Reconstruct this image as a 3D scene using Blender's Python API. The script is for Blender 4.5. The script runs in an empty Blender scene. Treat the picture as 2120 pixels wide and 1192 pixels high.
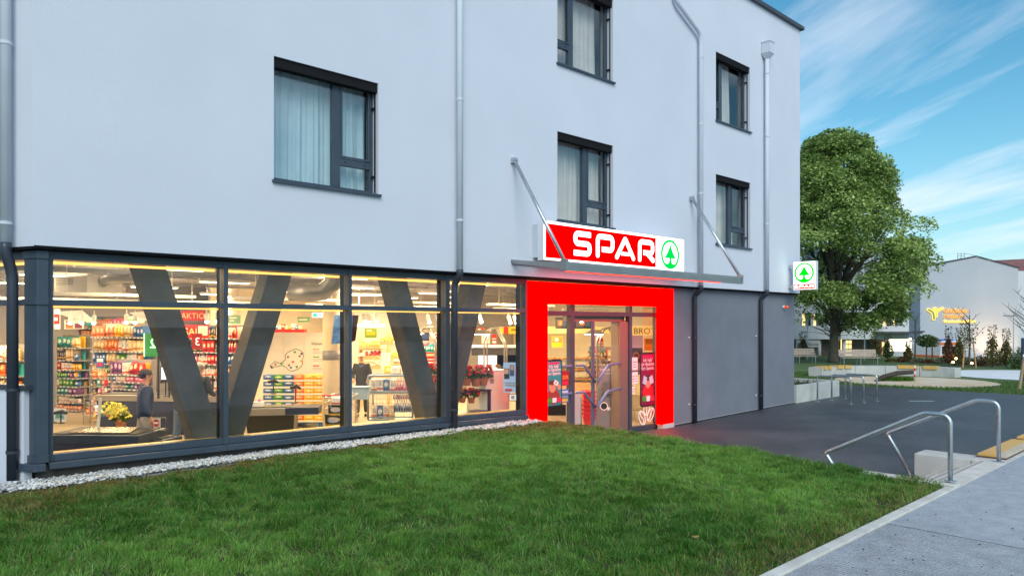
import bpy, bmesh, math, random
import numpy as np
from mathutils import Vector, Matrix, noise
random.seed(7); np.random.seed(7)
PI = math.pi
sc = bpy.context.scene
COL = sc.collection
# ------------------------------------------------------------------ camera, sky, sun, exposure
CAMX, CAMY, EYE = 0.0, -10.31, 2.54
RX, RY, FX, FY = 0.7250, -0.6887, 0.6887, 0.7250          # right and forward axes of the site grid
cd = bpy.data.cameras.new('camera'); cam = bpy.data.objects.new('camera', cd); COL.objects.link(cam)
cam.location = (CAMX, CAMY, EYE)
cam.rotation_euler = (PI/2, 0, -math.asin(FX))
cd.sensor_width = 36; cd.lens = 36*1520/2120; cd.shift_y = (671-596)/2120
cd.clip_start = 0.1; cd.clip_end = 3000
sc.camera = cam

SUN_EL, SUN_AZ = math.radians(38), math.radians(215)      # azimuth measured clockwise from +Y
world = bpy.data.worlds.new('World'); sc.world = world; world.use_nodes = True
nt = world.node_tree; nt.nodes.clear()
def N(tree, typ, **kw):
    n = tree.nodes.new(typ)
    for k, v in kw.items():
        if k == 'inp':
            for i, val in v.items(): n.inputs[i].default_value = val
        else: setattr(n, k, v)
    return n
wo = N(nt, 'ShaderNodeOutputWorld'); bg = N(nt, 'ShaderNodeBackground', inp={'Strength': 0.08})
sky = N(nt, 'ShaderNodeTexSky', sky_type='NISHITA', sun_disc=False, sun_elevation=SUN_EL, sun_rotation=SUN_AZ,
        air_density=1.25, dust_density=0.6, ozone_density=2.0)
tc = N(nt, 'ShaderNodeTexCoord'); sep = N(nt, 'ShaderNodeSeparateXYZ')
nt.links.new(tc.outputs['Generated'], sep.inputs[0])
def M(op, a, b=None, clamp=False):
    n = N(nt, 'ShaderNodeMath', operation=op, use_clamp=clamp)
    for i, v in enumerate((a, b)):
        if v is None: continue
        if isinstance(v, (int, float)): n.inputs[i].default_value = v
        else: nt.links.new(v, n.inputs[i])
    return n.outputs[0]
zc = M('MAXIMUM', sep.outputs['Z'], 0.0)
den = M('ADD', zc, 0.12)
cu = M('DIVIDE', sep.outputs['X'], den); cv = M('DIVIDE', sep.outputs['Y'], den)
comb = N(nt, 'ShaderNodeCombineXYZ'); nt.links.new(cu, comb.inputs[0]); nt.links.new(cv, comb.inputs[1])
mp = N(nt, 'ShaderNodeMapping'); mp.vector_type = 'TEXTURE'; mp.inputs['Rotation'].default_value = (0, 0, math.radians(60)); mp.inputs['Scale'].default_value = (2.3, .50, 1)
mp.inputs['Location'].default_value = (3.1, 0.9, 0)
nt.links.new(comb.outputs[0], mp.inputs[0])
nz = N(nt, 'ShaderNodeTexNoise', inp={'Scale': 0.95, 'Detail': 9.0, 'Roughness': 0.58, 'Distortion': 0.35})
nt.links.new(mp.outputs[0], nz.inputs['Vector'])
cr = N(nt, 'ShaderNodeValToRGB'); cr.color_ramp.elements[0].position = 0.47; cr.color_ramp.elements[1].position = 0.76
nt.links.new(nz.outputs['Fac'], cr.inputs[0])
tint = N(nt, 'ShaderNodeMix', data_type='RGBA', blend_type='MULTIPLY'); tint.inputs[0].default_value = 1.0
nt.links.new(sky.outputs[0], tint.inputs[6]); tint.inputs[7].default_value = (0.42, 0.93, 1.02, 1)
hz = M('POWER', M('SUBTRACT', 1.0, M('MULTIPLY', zc, 2.4), True), 3.0)
mh = N(nt, 'ShaderNodeMix', data_type='RGBA'); nt.links.new(M('MULTIPLY', hz, 0.75), mh.inputs[0])
nt.links.new(tint.outputs[2], mh.inputs[6]); mh.inputs[7].default_value = (6.0, 6.7, 7.9, 1)
mc = N(nt, 'ShaderNodeMix', data_type='RGBA'); nt.links.new(M('MULTIPLY', cr.outputs[0], 0.82), mc.inputs[0])
nt.links.new(mh.outputs[2], mc.inputs[6]); mc.inputs[7].default_value = (7.6, 7.9, 8.6, 1)
nt.links.new(mc.outputs[2], bg.inputs[0]); nt.links.new(bg.outputs[0], wo.inputs[0])

sl = bpy.data.lights.new('sun', 'SUN'); sun = bpy.data.objects.new('sun', sl); COL.objects.link(sun)
sl.energy = 1.45; sl.angle = math.radians(45); sl.color = (1.0, 0.93, 0.84)
sdir = Vector((math.sin(SUN_AZ)*math.cos(SUN_EL), math.cos(SUN_AZ)*math.cos(SUN_EL), math.sin(SUN_EL)))
sun.rotation_euler = sdir.to_track_quat('Z', 'Y').to_euler()
vs = sc.view_settings; vs.view_transform = 'Standard'; vs.look = 'None'; vs.gamma = 1; vs.use_curve_mapping = False; vs.exposure = 0.8
sc.cycles.use_denoising = True; sc.cycles.max_bounces = 8; sc.cycles.transparent_max_bounces = 24
sc.cycles.sample_clamp_indirect = 6.0
try: sc.cycles.denoiser = 'OPENIMAGEDENOISE'
except Exception: pass

# ------------------------------------------------------------------ helpers
def srgb(h):
    v = [int(h[i:i+2], 16)/255 for i in (0, 2, 4)]
    return tuple((c/12.92 if c <= .04045 else ((c+.055)/1.055)**2.4) for c in v)
MATS = {}
def mat(name, col, rough=0.6, metal=0.0, var=0.0, vscale=6.0, bump=0.0, bscale=60.0, emit=0.0, spec=0.5, col2=None, detail=4.0):
    if name in MATS: return MATS[name]
    m = bpy.data.materials.new(name); m.use_nodes = True; t = m.node_tree
    b = t.nodes['Principled BSDF']
    if isinstance(col, str): col = srgb(col)
    if isinstance(col2, str): col2 = srgb(col2)
    b.inputs['Base Color'].default_value = (*col, 1); b.inputs['Roughness'].default_value = rough
    b.inputs['Metallic'].default_value = metal; b.inputs['Specular IOR Level'].default_value = spec
    if emit:
        b.inputs['Emission Color'].default_value = (*col, 1); b.inputs['Emission Strength'].default_value = emit
    co = N(t, 'ShaderNodeTexCoord')
    if var or col2:
        n = N(t, 'ShaderNodeTexNoise', inp={'Scale': vscale, 'Detail': detail, 'Roughness': .6}); t.links.new(co.outputs['Object'], n.inputs['Vector'])
        r = N(t, 'ShaderNodeValToRGB'); r.color_ramp.elements[0].position = .32; r.color_ramp.elements[1].position = .68
        lo = col2 if col2 else tuple(c*(1-var) for c in col); hi = col if col2 else tuple(min(1, c*(1+var)) for c in col)
        r.color_ramp.elements[0].color = (*lo, 1); r.color_ramp.elements[1].color = (*hi, 1)
        t.links.new(n.outputs['Fac'], r.inputs[0]); t.links.new(r.outputs[0], b.inputs['Base Color'])
        if emit: t.links.new(r.outputs[0], b.inputs['Emission Color'])
    if bump:
        n2 = N(t, 'ShaderNodeTexNoise', inp={'Scale': bscale, 'Detail': 5.0}); t.links.new(co.outputs['Object'], n2.inputs['Vector'])
        bp = N(t, 'ShaderNodeBump', inp={'Strength': bump, 'Distance': 0.02}); t.links.new(n2.outputs['Fac'], bp.inputs['Height'])
        t.links.new(bp.outputs[0], b.inputs['Normal'])
    MATS[name] = m; return m
def glass(name, tintc=(1, 1, 1), refl=1.0, rough=0.0):
    m = bpy.data.materials.new(name); m.use_nodes = True; t = m.node_tree; t.nodes.clear()
    o = N(t, 'ShaderNodeOutputMaterial'); mx = N(t, 'ShaderNodeMixShader'); tr = N(t, 'ShaderNodeBsdfTransparent'); gl = N(t, 'ShaderNodeBsdfGlossy')
    tr.inputs[0].default_value = (*tintc, 1); gl.inputs['Roughness'].default_value = rough
    lw = N(t, 'ShaderNodeLayerWeight', inp={'Blend': .5}); pw = N(t, 'ShaderNodeMath', operation='POWER'); pw.inputs[1].default_value = 5.0
    ml = N(t, 'ShaderNodeMath', operation='MULTIPLY_ADD'); ml.inputs[1].default_value = .9*min(1, refl); ml.inputs[2].default_value = .04*refl
    t.links.new(lw.outputs['Facing'], pw.inputs[0]); t.links.new(pw.outputs[0], ml.inputs[0]); t.links.new(ml.outputs[0], mx.inputs[0]); t.links.new(tr.outputs[0], mx.inputs[1]); t.links.new(gl.outputs[0], mx.inputs[2])
    t.links.new(mx.outputs[0], o.inputs[0]); return m
def printed(name, base, accents, scale=9.0):
    """packaging print: a base colour with bands and blobs of accent colours"""
    if name in MATS: return MATS[name]
    m = bpy.data.materials.new(name); m.use_nodes = True; t = m.node_tree; b = t.nodes['Principled BSDF']
    b.inputs['Roughness'].default_value = .4
    co = N(t, 'ShaderNodeTexCoord'); oi = N(t, 'ShaderNodeObjectInfo')
    ad = N(t, 'ShaderNodeVectorMath', operation='ADD'); t.links.new(co.outputs['Generated'], ad.inputs[0]); t.links.new(oi.outputs['Random'], ad.inputs[1])
    g = N(t, 'ShaderNodeSeparateXYZ'); t.links.new(co.outputs['Generated'], g.inputs[0])
    def mm(op, a, b_=None, c_=None):
        n_ = N(t, 'ShaderNodeMath', operation=op)
        for i_, v_ in enumerate((a, b_, c_)):
            if v_ is None: continue
            if isinstance(v_, (int, float)): n_.inputs[i_].default_value = v_
            else: t.links.new(v_, n_.inputs[i_])
        return n_.outputs[0]
    rnd_ = oi.outputs['Random']
    zo = mm('ADD', g.outputs['Z'], mm('MULTIPLY_ADD', rnd_, .16, -.08))
    ex = mm('POWER', mm('DIVIDE', mm('SUBTRACT', g.outputs['X'], .5), .33), 2.0); ez = mm('POWER', mm('DIVIDE', mm('SUBTRACT', zo, .62), .20), 2.0)
    oval = mm('LESS_THAN', mm('ADD', ex, ez), 1.0); band = mm('LESS_THAN', mm('ABSOLUTE', mm('SUBTRACT', zo, .22)), .09)
    n = N(t, 'ShaderNodeTexNoise', inp={'Scale': 11.0, 'Detail': 2.0}); t.links.new(ad.outputs[0], n.inputs['Vector'])
    spk = mm('GREATER_THAN', n.outputs['Fac'], .60)
    def mixc(f, a, b_):
        m_ = N(t, 'ShaderNodeMix', data_type='RGBA'); t.links.new(f, m_.inputs[0])
        for k_, v_ in ((6, a), (7, b_)):
            if isinstance(v_, tuple): m_.inputs[k_].default_value = (*v_, 1)
            else: t.links.new(v_, m_.inputs[k_])
        return m_.outputs[2]
    c0, c1, c2 = srgb(base), srgb(accents[0]), srgb(accents[1])
    r = mixc(spk, mixc(oval, mixc(band, c0, c2), c1), mixc(oval, tuple(v*.72 for v in c0), c2))
    t.links.new(r, b.inputs['Base Color']); MATS[name] = m; return m

def link(name, me, m=None, parent=None, loc=None, rot=None, smooth=False):
    o = bpy.data.objects.new(name, me); COL.objects.link(o)
    if m is not None and not me.materials: me.materials.append(m)
    if parent is not None: o.parent = parent
    if loc is not None: o.location = loc
    if rot is not None: o.rotation_euler = rot
    if smooth: me.shade_smooth() if hasattr(me, 'shade_smooth') else [setattr(p, 'use_smooth', True) for p in me.polygons]
    return o
class MB:
    """collects shapes into one mesh"""
    def __init__(s): s.v = []; s.f = []
    def add(s, vs, fs):
        n = len(s.v); s.v += [tuple(v) for v in vs]; s.f += [tuple(i+n for i in f) for f in fs]; return s
    def box(s, x0, x1, y0, y1, z0, z1):
        return s.hexa([(x0,y0,z0),(x1,y0,z0),(x1,y1,z0),(x0,y1,z0),(x0,y0,z1),(x1,y0,z1),(x1,y1,z1),(x0,y1,z1)])
    def hexa(s, p):
        return s.add(p, [(0,3,2,1),(4,5,6,7),(0,1,5,4),(1,2,6,5),(2,3,7,6),(3,0,4,7)])
    def prism(s, poly, z0, z1):
        n = len(poly); vs = [(x,y,z0) for x,y in poly]+[(x,y,z1) for x,y in poly]
        return s.add(vs, [tuple(range(n-1,-1,-1)), tuple(range(n,2*n))]+[(i,(i+1)%n,n+(i+1)%n,n+i) for i in range(n)])
    def tube(s, pts, r, n=10, caps=True):
        P = [Vector(p) for p in pts]; rs = r if isinstance(r, (list, tuple)) else [r]*len(P)
        rings = []; ref = None
        for i, p in enumerate(P):
            d = (P[min(i+1, len(P)-1)]-P[max(i-1, 0)]).normalized()
            if ref is None: ref = Vector((0,0,1)) if abs(d.z) < .9 else Vector((1,0,0))
            a = d.cross(ref).normalized(); b = a.cross(d).normalized(); ref = b if b.length > 0 else ref
            rings.append([p+a*(math.cos(2*PI*k/n)*rs[i])+b*(math.sin(2*PI*k/n)*rs[i]) for k in range(n)])
        base = [v for R in rings for v in R]
        f = [(i*n+k, i*n+(k+1)%n, (i+1)*n+(k+1)%n, (i+1)*n+k) for i in range(len(P)-1) for k in range(n)]
        if caps: f += [tuple(range(n-1,-1,-1)), tuple(range((len(P)-1)*n, len(P)*n))]
        return s.add(base, f)
    def lathe(s, prof, n=12, c=(0,0,0)):
        vs = [(c[0]+r*math.cos(2*PI*k/n), c[1]+r*math.sin(2*PI*k/n), c[2]+z) for r, z in prof for k in range(n)]
        f = [(i*n+k, i*n+(k+1)%n, (i+1)*n+(k+1)%n, (i+1)*n+k) for i in range(len(prof)-1) for k in range(n)]
        f += [tuple(range(n-1,-1,-1)), tuple(range((len(prof)-1)*n, len(prof)*n))]
        return s.add(vs, f)
    def mesh(s, name):
        me = bpy.data.meshes.new(name); me.from_pydata(s.v, [], s.f); me.update(); return me
    def build(s, name, m, parent=None, loc=None, rot=None, bevel=0.0, smooth=False):
        me = s.mesh(name)
        bm = bmesh.new(); bm.from_mesh(me); bmesh.ops.recalc_face_normals(bm, faces=bm.faces)
        if bevel: bmesh.ops.bevel(bm, geom=list(bm.edges), offset=bevel, segments=2, affect='EDGES', profile=.6)
        bm.to_mesh(me); bm.free()
        if smooth: 
            for p in me.polygons: p.use_smooth = True
        return link(name, me, m, parent, loc, rot)
def fmesh(name, V, Fq, m=None, parent=None, smooth=False, **kw):
    """numpy arrays -> mesh"""
    me = bpy.data.meshes.new(name); k = Fq.shape[1]
    me.vertices.add(len(V)); me.vertices.foreach_set('co', np.asarray(V, dtype=np.float32).ravel())
    me.loops.add(Fq.size); me.loops.foreach_set('vertex_index', np.asarray(Fq, dtype=np.int32).ravel())
    me.polygons.add(len(Fq)); me.polygons.foreach_set('loop_start', np.arange(0, Fq.size, k, dtype=np.int32))
    me.polygons.foreach_set('loop_total', np.full(len(Fq), k, dtype=np.int32)) if False else None
    me.update(calc_edges=True); me.validate()
    if smooth: me.polygons.foreach_set('use_smooth', np.ones(len(Fq), dtype=bool))
    return link(name, me, m, parent, **kw)
def thing(name, label, cat, loc=(0,0,0), rotz=0.0, group=None):
    o = bpy.data.objects.new(name, None); COL.objects.link(o); o.location = loc; o.rotation_euler = (0, 0, rotz)
    o.empty_display_size = .2
    return tag(o, label, cat, group)
def tag(o, label=None, cat=None, group=None, kind=None):
    if label: o['label'] = label
    if cat: o['category'] = cat
    if group: o['group'] = group
    if kind: o['kind'] = kind
    return o
def dup(root, loc, rotz=None, label=None):
    r = root.copy(); COL.objects.link(r); r.location = loc
    if rotz is not None: r.rotation_euler = (0, 0, rotz)
    if label: r['label'] = label
    for ch in list(root.children):
        c = ch.copy(); COL.objects.link(c); c.parent = r
        for g in list(ch.children):
            d = g.copy(); COL.objects.link(d); d.parent = c
    return r
def at(px, py, dist):
    """a sight line measured on the photograph and a distance along the site grid -> a point of the site"""
    r = (px-1060)/1520*dist
    return Vector((RX*r+FX*dist, CAMY+RY*r+FY*dist, EYE-(py-671)/1520*dist))
def gp(px, dist, z=0.0):
    v = at(px, 671, dist); v.z = z; return v
FACE = -math.asin(FX)       # a thing with this turn has its front (local -Y) towards the camera side
SHELF = math.atan2(-0.918, 0.397)
def flat(name, polys, depth):
    """filled outline(s) in local XZ (front to -Y), holes cut by even-odd, extruded"""
    cu = bpy.data.curves.new(name, 'CURVE'); cu.dimensions = '2D'; cu.fill_mode = 'BOTH'; cu.extrude = depth/2
    for p in polys:
        s = cu.splines.new('POLY'); s.points.add(len(p)-1); s.use_cyclic_u = True
        for q, (x, z) in zip(s.points, p): q.co = (x, z, 0, 1)
    o = bpy.data.objects.new(name, cu); me = bpy.data.meshes.new_from_object(o); bpy.data.objects.remove(o); bpy.data.curves.remove(cu)
    me.transform(Matrix.Rotation(PI/2, 4, 'X')); me.name = name; return me
def text_mesh(body, size, depth=.004, align='LEFT', mirror=False, offset=0.0, bold=0.0, sx=1.0, spacing=1.0):
    cu = bpy.data.curves.new('lettering', 'FONT'); cu.body = body; cu.size = size; cu.extrude = depth/2; cu.align_x = align; cu.offset = offset+bold; cu.resolution_u = 3
    cu.space_character = spacing
    o = bpy.data.objects.new('lettering', cu); me = bpy.data.meshes.new_from_object(o); bpy.data.objects.remove(o); bpy.data.curves.remove(cu)
    me.transform(Matrix.Diagonal((-sx if mirror else sx, 1, 1, 1)))
    me.transform(Matrix.Rotation(PI/2, 4, 'X')); me.name = 'lettering'; return me
def ell(cx, cz, a, b, n=28, a0=0): return [(cx+a*math.cos(2*PI*k/n+a0), cz+b*math.sin(2*PI*k/n+a0)) for k in range(n)]
def rect(x0, x1, z0, z1): return [(x0,z0),(x1,z0),(x1,z1),(x0,z1)]
def rrect(x0, x1, z0, z1, r, n=5):
    p = []
    for cx, cz, a in ((x1-r,z1-r,0),(x0+r,z1-r,PI/2),(x0+r,z0+r,PI),(x1-r,z0+r,3*PI/2)):
        p += [(cx+r*math.cos(a+PI/2*k/n), cz+r*math.sin(a+PI/2*k/n)) for k in range(n+1)]
    return p
def fillet(pts, r, n=5):
    """rounds the corners of an open polyline"""
    out = [pts[0]]
    for a, b, c in zip(pts, pts[1:], pts[2:]):
        A, B, C = Vector(a), Vector(b), Vector(c); d1 = (A-B); d2 = (C-B); rr = min(r, d1.length*.49, d2.length*.49)
        p1 = B+d1.normalized()*rr; p2 = B+d2.normalized()*rr
        for k in range(n+1):
            t = k/n; out.append(tuple(p1*(1-t)**2+B*2*t*(1-t)+p2*t*t))
    out.append(pts[-1]); return out
def stroke(pts, w, r=.1, cap0=False, cap1=False, n=6):
    """outline polygon of a rounded stroke"""
    P = [Vector(p) for p in fillet(pts, r, n)]; L = []; R = []
    for i, p in enumerate(P):
        d = (P[min(i+1, len(P)-1)]-P[max(0, i-1)]).normalized(); nn = Vector((-d.y, d.x))*w/2
        L.append(p+nn); R.append(p-nn)
    def cap(p, d, s):
        a = math.atan2(d.y, d.x); return [p+Vector((math.cos(a+PI/2-PI*k/8), math.sin(a+PI/2-PI*k/8)))*w/2 for k in range(1, 8)]
    out = list(L)
    if cap1: out += cap(P[-1], (P[-1]-P[-2]).normalized(), 1)
    out += R[::-1]
    if cap0: out += cap(P[0], (P[0]-P[1]).normalized(), 1)
    return [(v.x, v.y) for v in out]
# ------------------------------------------------------------------ materials of the building
m_plaster = mat('white_plaster', (.615,.635,.715), .9, var=.03, vscale=.5, bump=.3, bscale=95)
m_grey = mat('grey_plaster', (.185,.195,.235), .9, var=.07, vscale=1.4, bump=.5, bscale=50)
m_anth = mat('anthracite_metal', (.045,.062,.088), .42, var=.12, vscale=3, spec=.5)
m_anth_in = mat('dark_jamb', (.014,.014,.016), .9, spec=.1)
m_plinth = mat('plinth_render', (.075,.062,.056), .9, var=.3, vscale=5, bump=.4)
m_zinc = mat('grey_painted_pipe', (.57,.61,.68), .8, var=.03, vscale=2, spec=.2)
m_coping = mat('dark_coping', (.045,.05,.065), .4)
m_conc = mat('smooth_concrete', (.56,.555,.53), .85, col2=(.45,.45,.43), vscale=2.5, bump=.2, bscale=30)
m_lightconc = mat('pale_concrete', (.66,.64,.60), .9, col2=(.50,.48,.44), vscale=4, bump=.25, bscale=60)
m_steel = mat('galvanised_steel', (.52,.55,.58), .34, metal=.85, var=.12, vscale=9)
m_alu = mat('brushed_aluminium', (.34,.34,.34), .38, metal=.7, var=.08, vscale=3)
m_blackin = mat('dark_room', (.05,.05,.055), .9)
m_curt_blue = mat('pale_curtain', (.62,.70,.72), .9, var=.06, vscale=3)
m_curt_warm = mat('cream_curtain', (.72,.62,.56), .9, var=.07, vscale=3)
m_winglass = glass('window_glass', (.93,.96,.97), 2.6)
m_shopglass = glass('shop_glass', (.975,.985,.98), .8)
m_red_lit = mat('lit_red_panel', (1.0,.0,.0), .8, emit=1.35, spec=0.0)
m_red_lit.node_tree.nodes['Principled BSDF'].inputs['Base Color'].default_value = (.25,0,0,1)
m_white_lit = mat('lit_white_acrylic', (1,1,1), .4, emit=1.15)
m_green_lit = mat('lit_green_film', (.0,.36,.04), .8, emit=.85, spec=0.0)
m_green_lit2 = mat('lit_bright_green_film', (.0,.50,.005), .8, emit=.85, spec=0.0)
m_orange_lit = mat('lit_orange_red_film', (.62,.055,.02), .8, emit=.75, spec=0.0)
m_box = mat('white_sign_case', (.72,.74,.78), .4)
m_black = mat('black_plastic', (.015,.015,.017), .4)
m_white = mat('white_paint', (.78,.78,.77), .5)

bld = thing('supermarket_building', 'long white rendered building with a glazed supermarket on its ground floor', 'building', (0,0,0))
X0, X1, ZS, ZR = 1.883, 22.05, 3.475, 11.6
LANG = math.atan2(.918, -.397)                  # direction of the left facade
OPEN = [(4.93,6.75,4.68,6.51),(11.08,12.90,4.68,6.51),(11.08,12.90,7.92,9.75),(17.19,19.0,4.66,6.49),(17.19,18.98,7.91,9.71)]
def wall_cells(x0,x1,z0,z1,ops,depth):
    mb = MB(); xs = sorted({x0,x1}|{v for o in ops for v in o[:2]}); zs = sorted({z0,z1}|{v for o in ops for v in o[2:]})
    def idx(i,j): return i*len(zs)+j
    vs = [(x,0,z) for x in xs for z in zs]+[(x,depth,z) for x in xs for z in zs]; off = len(xs)*len(zs); fs = []
    def hole(i,j):
        if i < 0 or j < 0 or i >= len(xs)-1 or j >= len(zs)-1: return True
        cx, czz = (xs[i]+xs[i+1])/2, (zs[j]+zs[j+1])/2
        return any(o[0]<cx<o[1] and o[2]<czz<o[3] for o in ops)
    for i in range(len(xs)-1):
        for j in range(len(zs)-1):
            if hole(i,j): continue
            a,b,c,d = idx(i,j),idx(i+1,j),idx(i+1,j+1),idx(i,j+1)
            fs += [(a,b,c,d),(a+off,d+off,c+off,b+off)]
            if hole(i-1,j): fs.append((a,d,d+off,a+off))
            if hole(i+1,j): fs.append((b,b+off,c+off,c))
            if hole(i,j-1): fs.append((a,a+off,b+off,b))
            if hole(i,j+1): fs.append((d,c,c+off,d+off))
    return mb.add(vs,fs)
wall_cells(X0,X1,ZS,ZR,OPEN,.36).build('upper_wall', m_plaster, bld)
lw = MB(); lw.box(0,26,-.36,0,ZS,ZR); lw.build('side_wall', m_plaster, bld, (X0,0,0), (0,0,LANG))
MB().box(X1-.36,X1,.36,26,ZS,ZR).build('end_wall', m_plaster, bld)
ex = X0-.397*26
rp = [(X0+.2,.1),(X1-.02,.1),(X1-.02,26),(X0-.397*27,26)]
MB().prism(rp, ZR-.3, ZR-.12).build('roof', m_coping, bld)
cp = MB(); cp.box(X0-.02,X1+.10,-.10,.40,ZR,ZR+.10); cp.build('roof_coping', m_coping, bld)
cp = MB(); cp.box(.0,26,-.4,.10,ZR+.001,ZR+.099); cp.build('roof_coping', m_coping, bld, (X0,0,0), (0,0,LANG))
MB().prism([(X0+.35,.37),(X1-.37,.37),(X1-.37,25),(X0-.397*25.2,25)], 4.16, 4.4).build('floor_slab', m_blackin, bld)
rb = MB()
for x in (9.0, 14.9): rb.box(x,x+.1,.37,8,4.4,ZR-.3)
rb.box(X0+.4,X1-.4,5.0,5.1,4.4,ZR-.31).build('room_wall', m_blackin, bld)
# soffit under the overhang
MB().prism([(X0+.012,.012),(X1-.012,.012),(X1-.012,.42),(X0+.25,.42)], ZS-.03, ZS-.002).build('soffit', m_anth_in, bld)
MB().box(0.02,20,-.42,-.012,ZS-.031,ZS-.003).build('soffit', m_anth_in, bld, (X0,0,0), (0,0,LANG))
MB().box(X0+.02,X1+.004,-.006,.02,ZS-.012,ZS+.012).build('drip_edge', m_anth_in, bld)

def curtain(w, h, seed, gap=None):
    rnd = random.Random(seed); n = int(w*60); V = []; Fq = []
    ph = [rnd.uniform(0,6) for _ in range(4)]
    for i in range(n+1):
        x = w*i/n; y = .035*math.sin(x*26+ph[0]+1.6*math.sin(x*5+ph[1]))+.018*math.sin(x*61+ph[2])
        for j in range(5): V.append((x, y*(.6+.4*(1-j/4))+.01*math.sin(j+x*3), h*j/4))
    for i in range(n):
        for j in range(4): Fq.append((i*5+j,(i+1)*5+j,(i+1)*5+j+1,i*5+j+1))
    return np.array(V), np.array(Fq)
def window(o, mx0, mx1, side, curt, label, seed, cgap=(0,0)):
    x0,x1,z0,z1 = o; f = .065; ya, yb = .165, .25
    fr = MB()
    fr.box(x0,x0+f,ya,yb,z0,z1); fr.box(x1-f,x1,ya,yb,z0,z1); fr.box(x0+f,x1-f,ya,yb,z0,z0+f); fr.box(x0+f,x1-f,ya,yb,z1-.10,z1)
    fr.box(mx0,mx1,ya-.004,yb+.004,z0+f,z1-.10)
    cx0,cx1 = (mx1,x1-f) if side == 'R' else (x0+f,mx0)
    zc0, zc1 = z0+.42, z0+.54
    fr.box(cx0,cx1,ya+.002,yb-.002,zc0,zc1)
    s = .035                                                  # casement sash
    fr.box(cx0,cx0+s,ya-.018,ya-.0005,zc1,z1-.10); fr.box(cx1-s,cx1,ya-.018,ya-.0005,zc1,z1-.10)
    fr.box(cx0+s,cx1-s,ya-.018,ya-.0005,zc1,zc1+s); fr.box(cx0+s,cx1-s,ya-.018,ya-.0005,z1-.10-s,z1-.10)
    w = tag(fr.build('window', m_anth, bld, bevel=.004), label)
    gx0,gx1 = (x0+f,mx0) if side == 'R' else (mx1,x1-f)
    for a,b,c,d in ((gx0,gx1,z0+f,z1-.10),(cx0,cx1,zc1,z1-.10),(cx0,cx1,z0+f,zc0)):
        MB().box(a,b,.20,.212,c,d).build('pane', m_winglass, w)
    MB().box(x0+.001,x1-.001,.03,.162,z1-.15,z1-.002).build('blind_box', m_anth_in, w)
    sb = MB(); sb.hexa([(x0-.03,-.055,z0-.045),(x1+.03,-.055,z0-.045),(x1+.03,.16,z0-.03),(x0-.03,.16,z0-.03),(x0-.03,-.055,z0-.005),(x1+.03,-.055,z0-.005),(x1+.03,.16,z0+.012),(x0-.03,.16,z0+.012)])
    sb.build('sill', m_anth, w)
    for xg in (x0+.022, x1-.022):
        g = MB(); g.tube([(xg,.075,z0+.03),(xg,.075,z1-.15)], .013, 6)
        for zz in (z0+.3, z1-.4): g.box(xg-.016,xg+.016,.075,.165,zz-.014,zz+.014)
        g.build('guide_rail', m_anth_in, w)
    for q in (gx0+.12, gx1-.12, cx0+.1, cx1-.1): MB().box(q-.018,q+.018,ya-.008,ya-.001,z0+.02,z0+.034).build('drain_cap', m_black, w)
    for q in (cx0+.09, cx1-.09): MB().box(q-.015,q+.015,ya-.008,ya+.0015,zc0+.05,zc0+.065).build('drain_cap', m_black, w)
    V, Fq = curtain(x1-x0-cgap[0]-cgap[1]-.02, z1-z0+.1, seed); V[:,0] += x0+cgap[0]+.01; V[:,1] += .43; V[:,2] += z0-.02
    fmesh('curtain', V, Fq, curt, w, smooth=True)
    return w
window(OPEN[0], 6.00, 6.135, 'R', m_curt_blue, 'wide window with bluish white curtain', 1)
window(OPEN[1], 12.06, 12.20, 'R', m_curt_warm, 'window with cream curtain above the sign', 2)
window(OPEN[2], 11.60, 11.74, 'L', m_curt_warm, 'top floor window with cream curtain drawn almost shut', 3, (0,.14))
window(OPEN[3], 18.10, 18.24, 'R', m_curt_warm, 'lower window between two rain pipes', 4, (0,.25))
window(OPEN[4], 17.62, 17.76, 'L', m_curt_warm, 'upper window between two rain pipes', 5, (0,.42))

# grey ground floor wall at the right
MB().box(15.452,22.0,.16,.42,-.2,ZS-.032).build('grey_wall', m_grey, bld)
MB().box(21.6,22.0,.42,14,-.2,ZS-.032).build('grey_wall', m_grey, bld)
for nm_, a_, b_, y_, c_m in (('base_strip',-.2,.035,.150,(.03,.03,.035)),('base_trim',.0351,.05,.153,(.35,.35,.37))): MB().hexa([(15.5,y_,a_),(21.99,y_,a_+.09),(21.99,.159,a_+.09),(15.5,.159,a_),(15.5,y_,b_),(21.99,y_,b_+.09),(21.99,.159,b_+.09),(15.5,.159,b_)]).build(nm_, mat(nm_, c_m, .7), bld)

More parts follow.
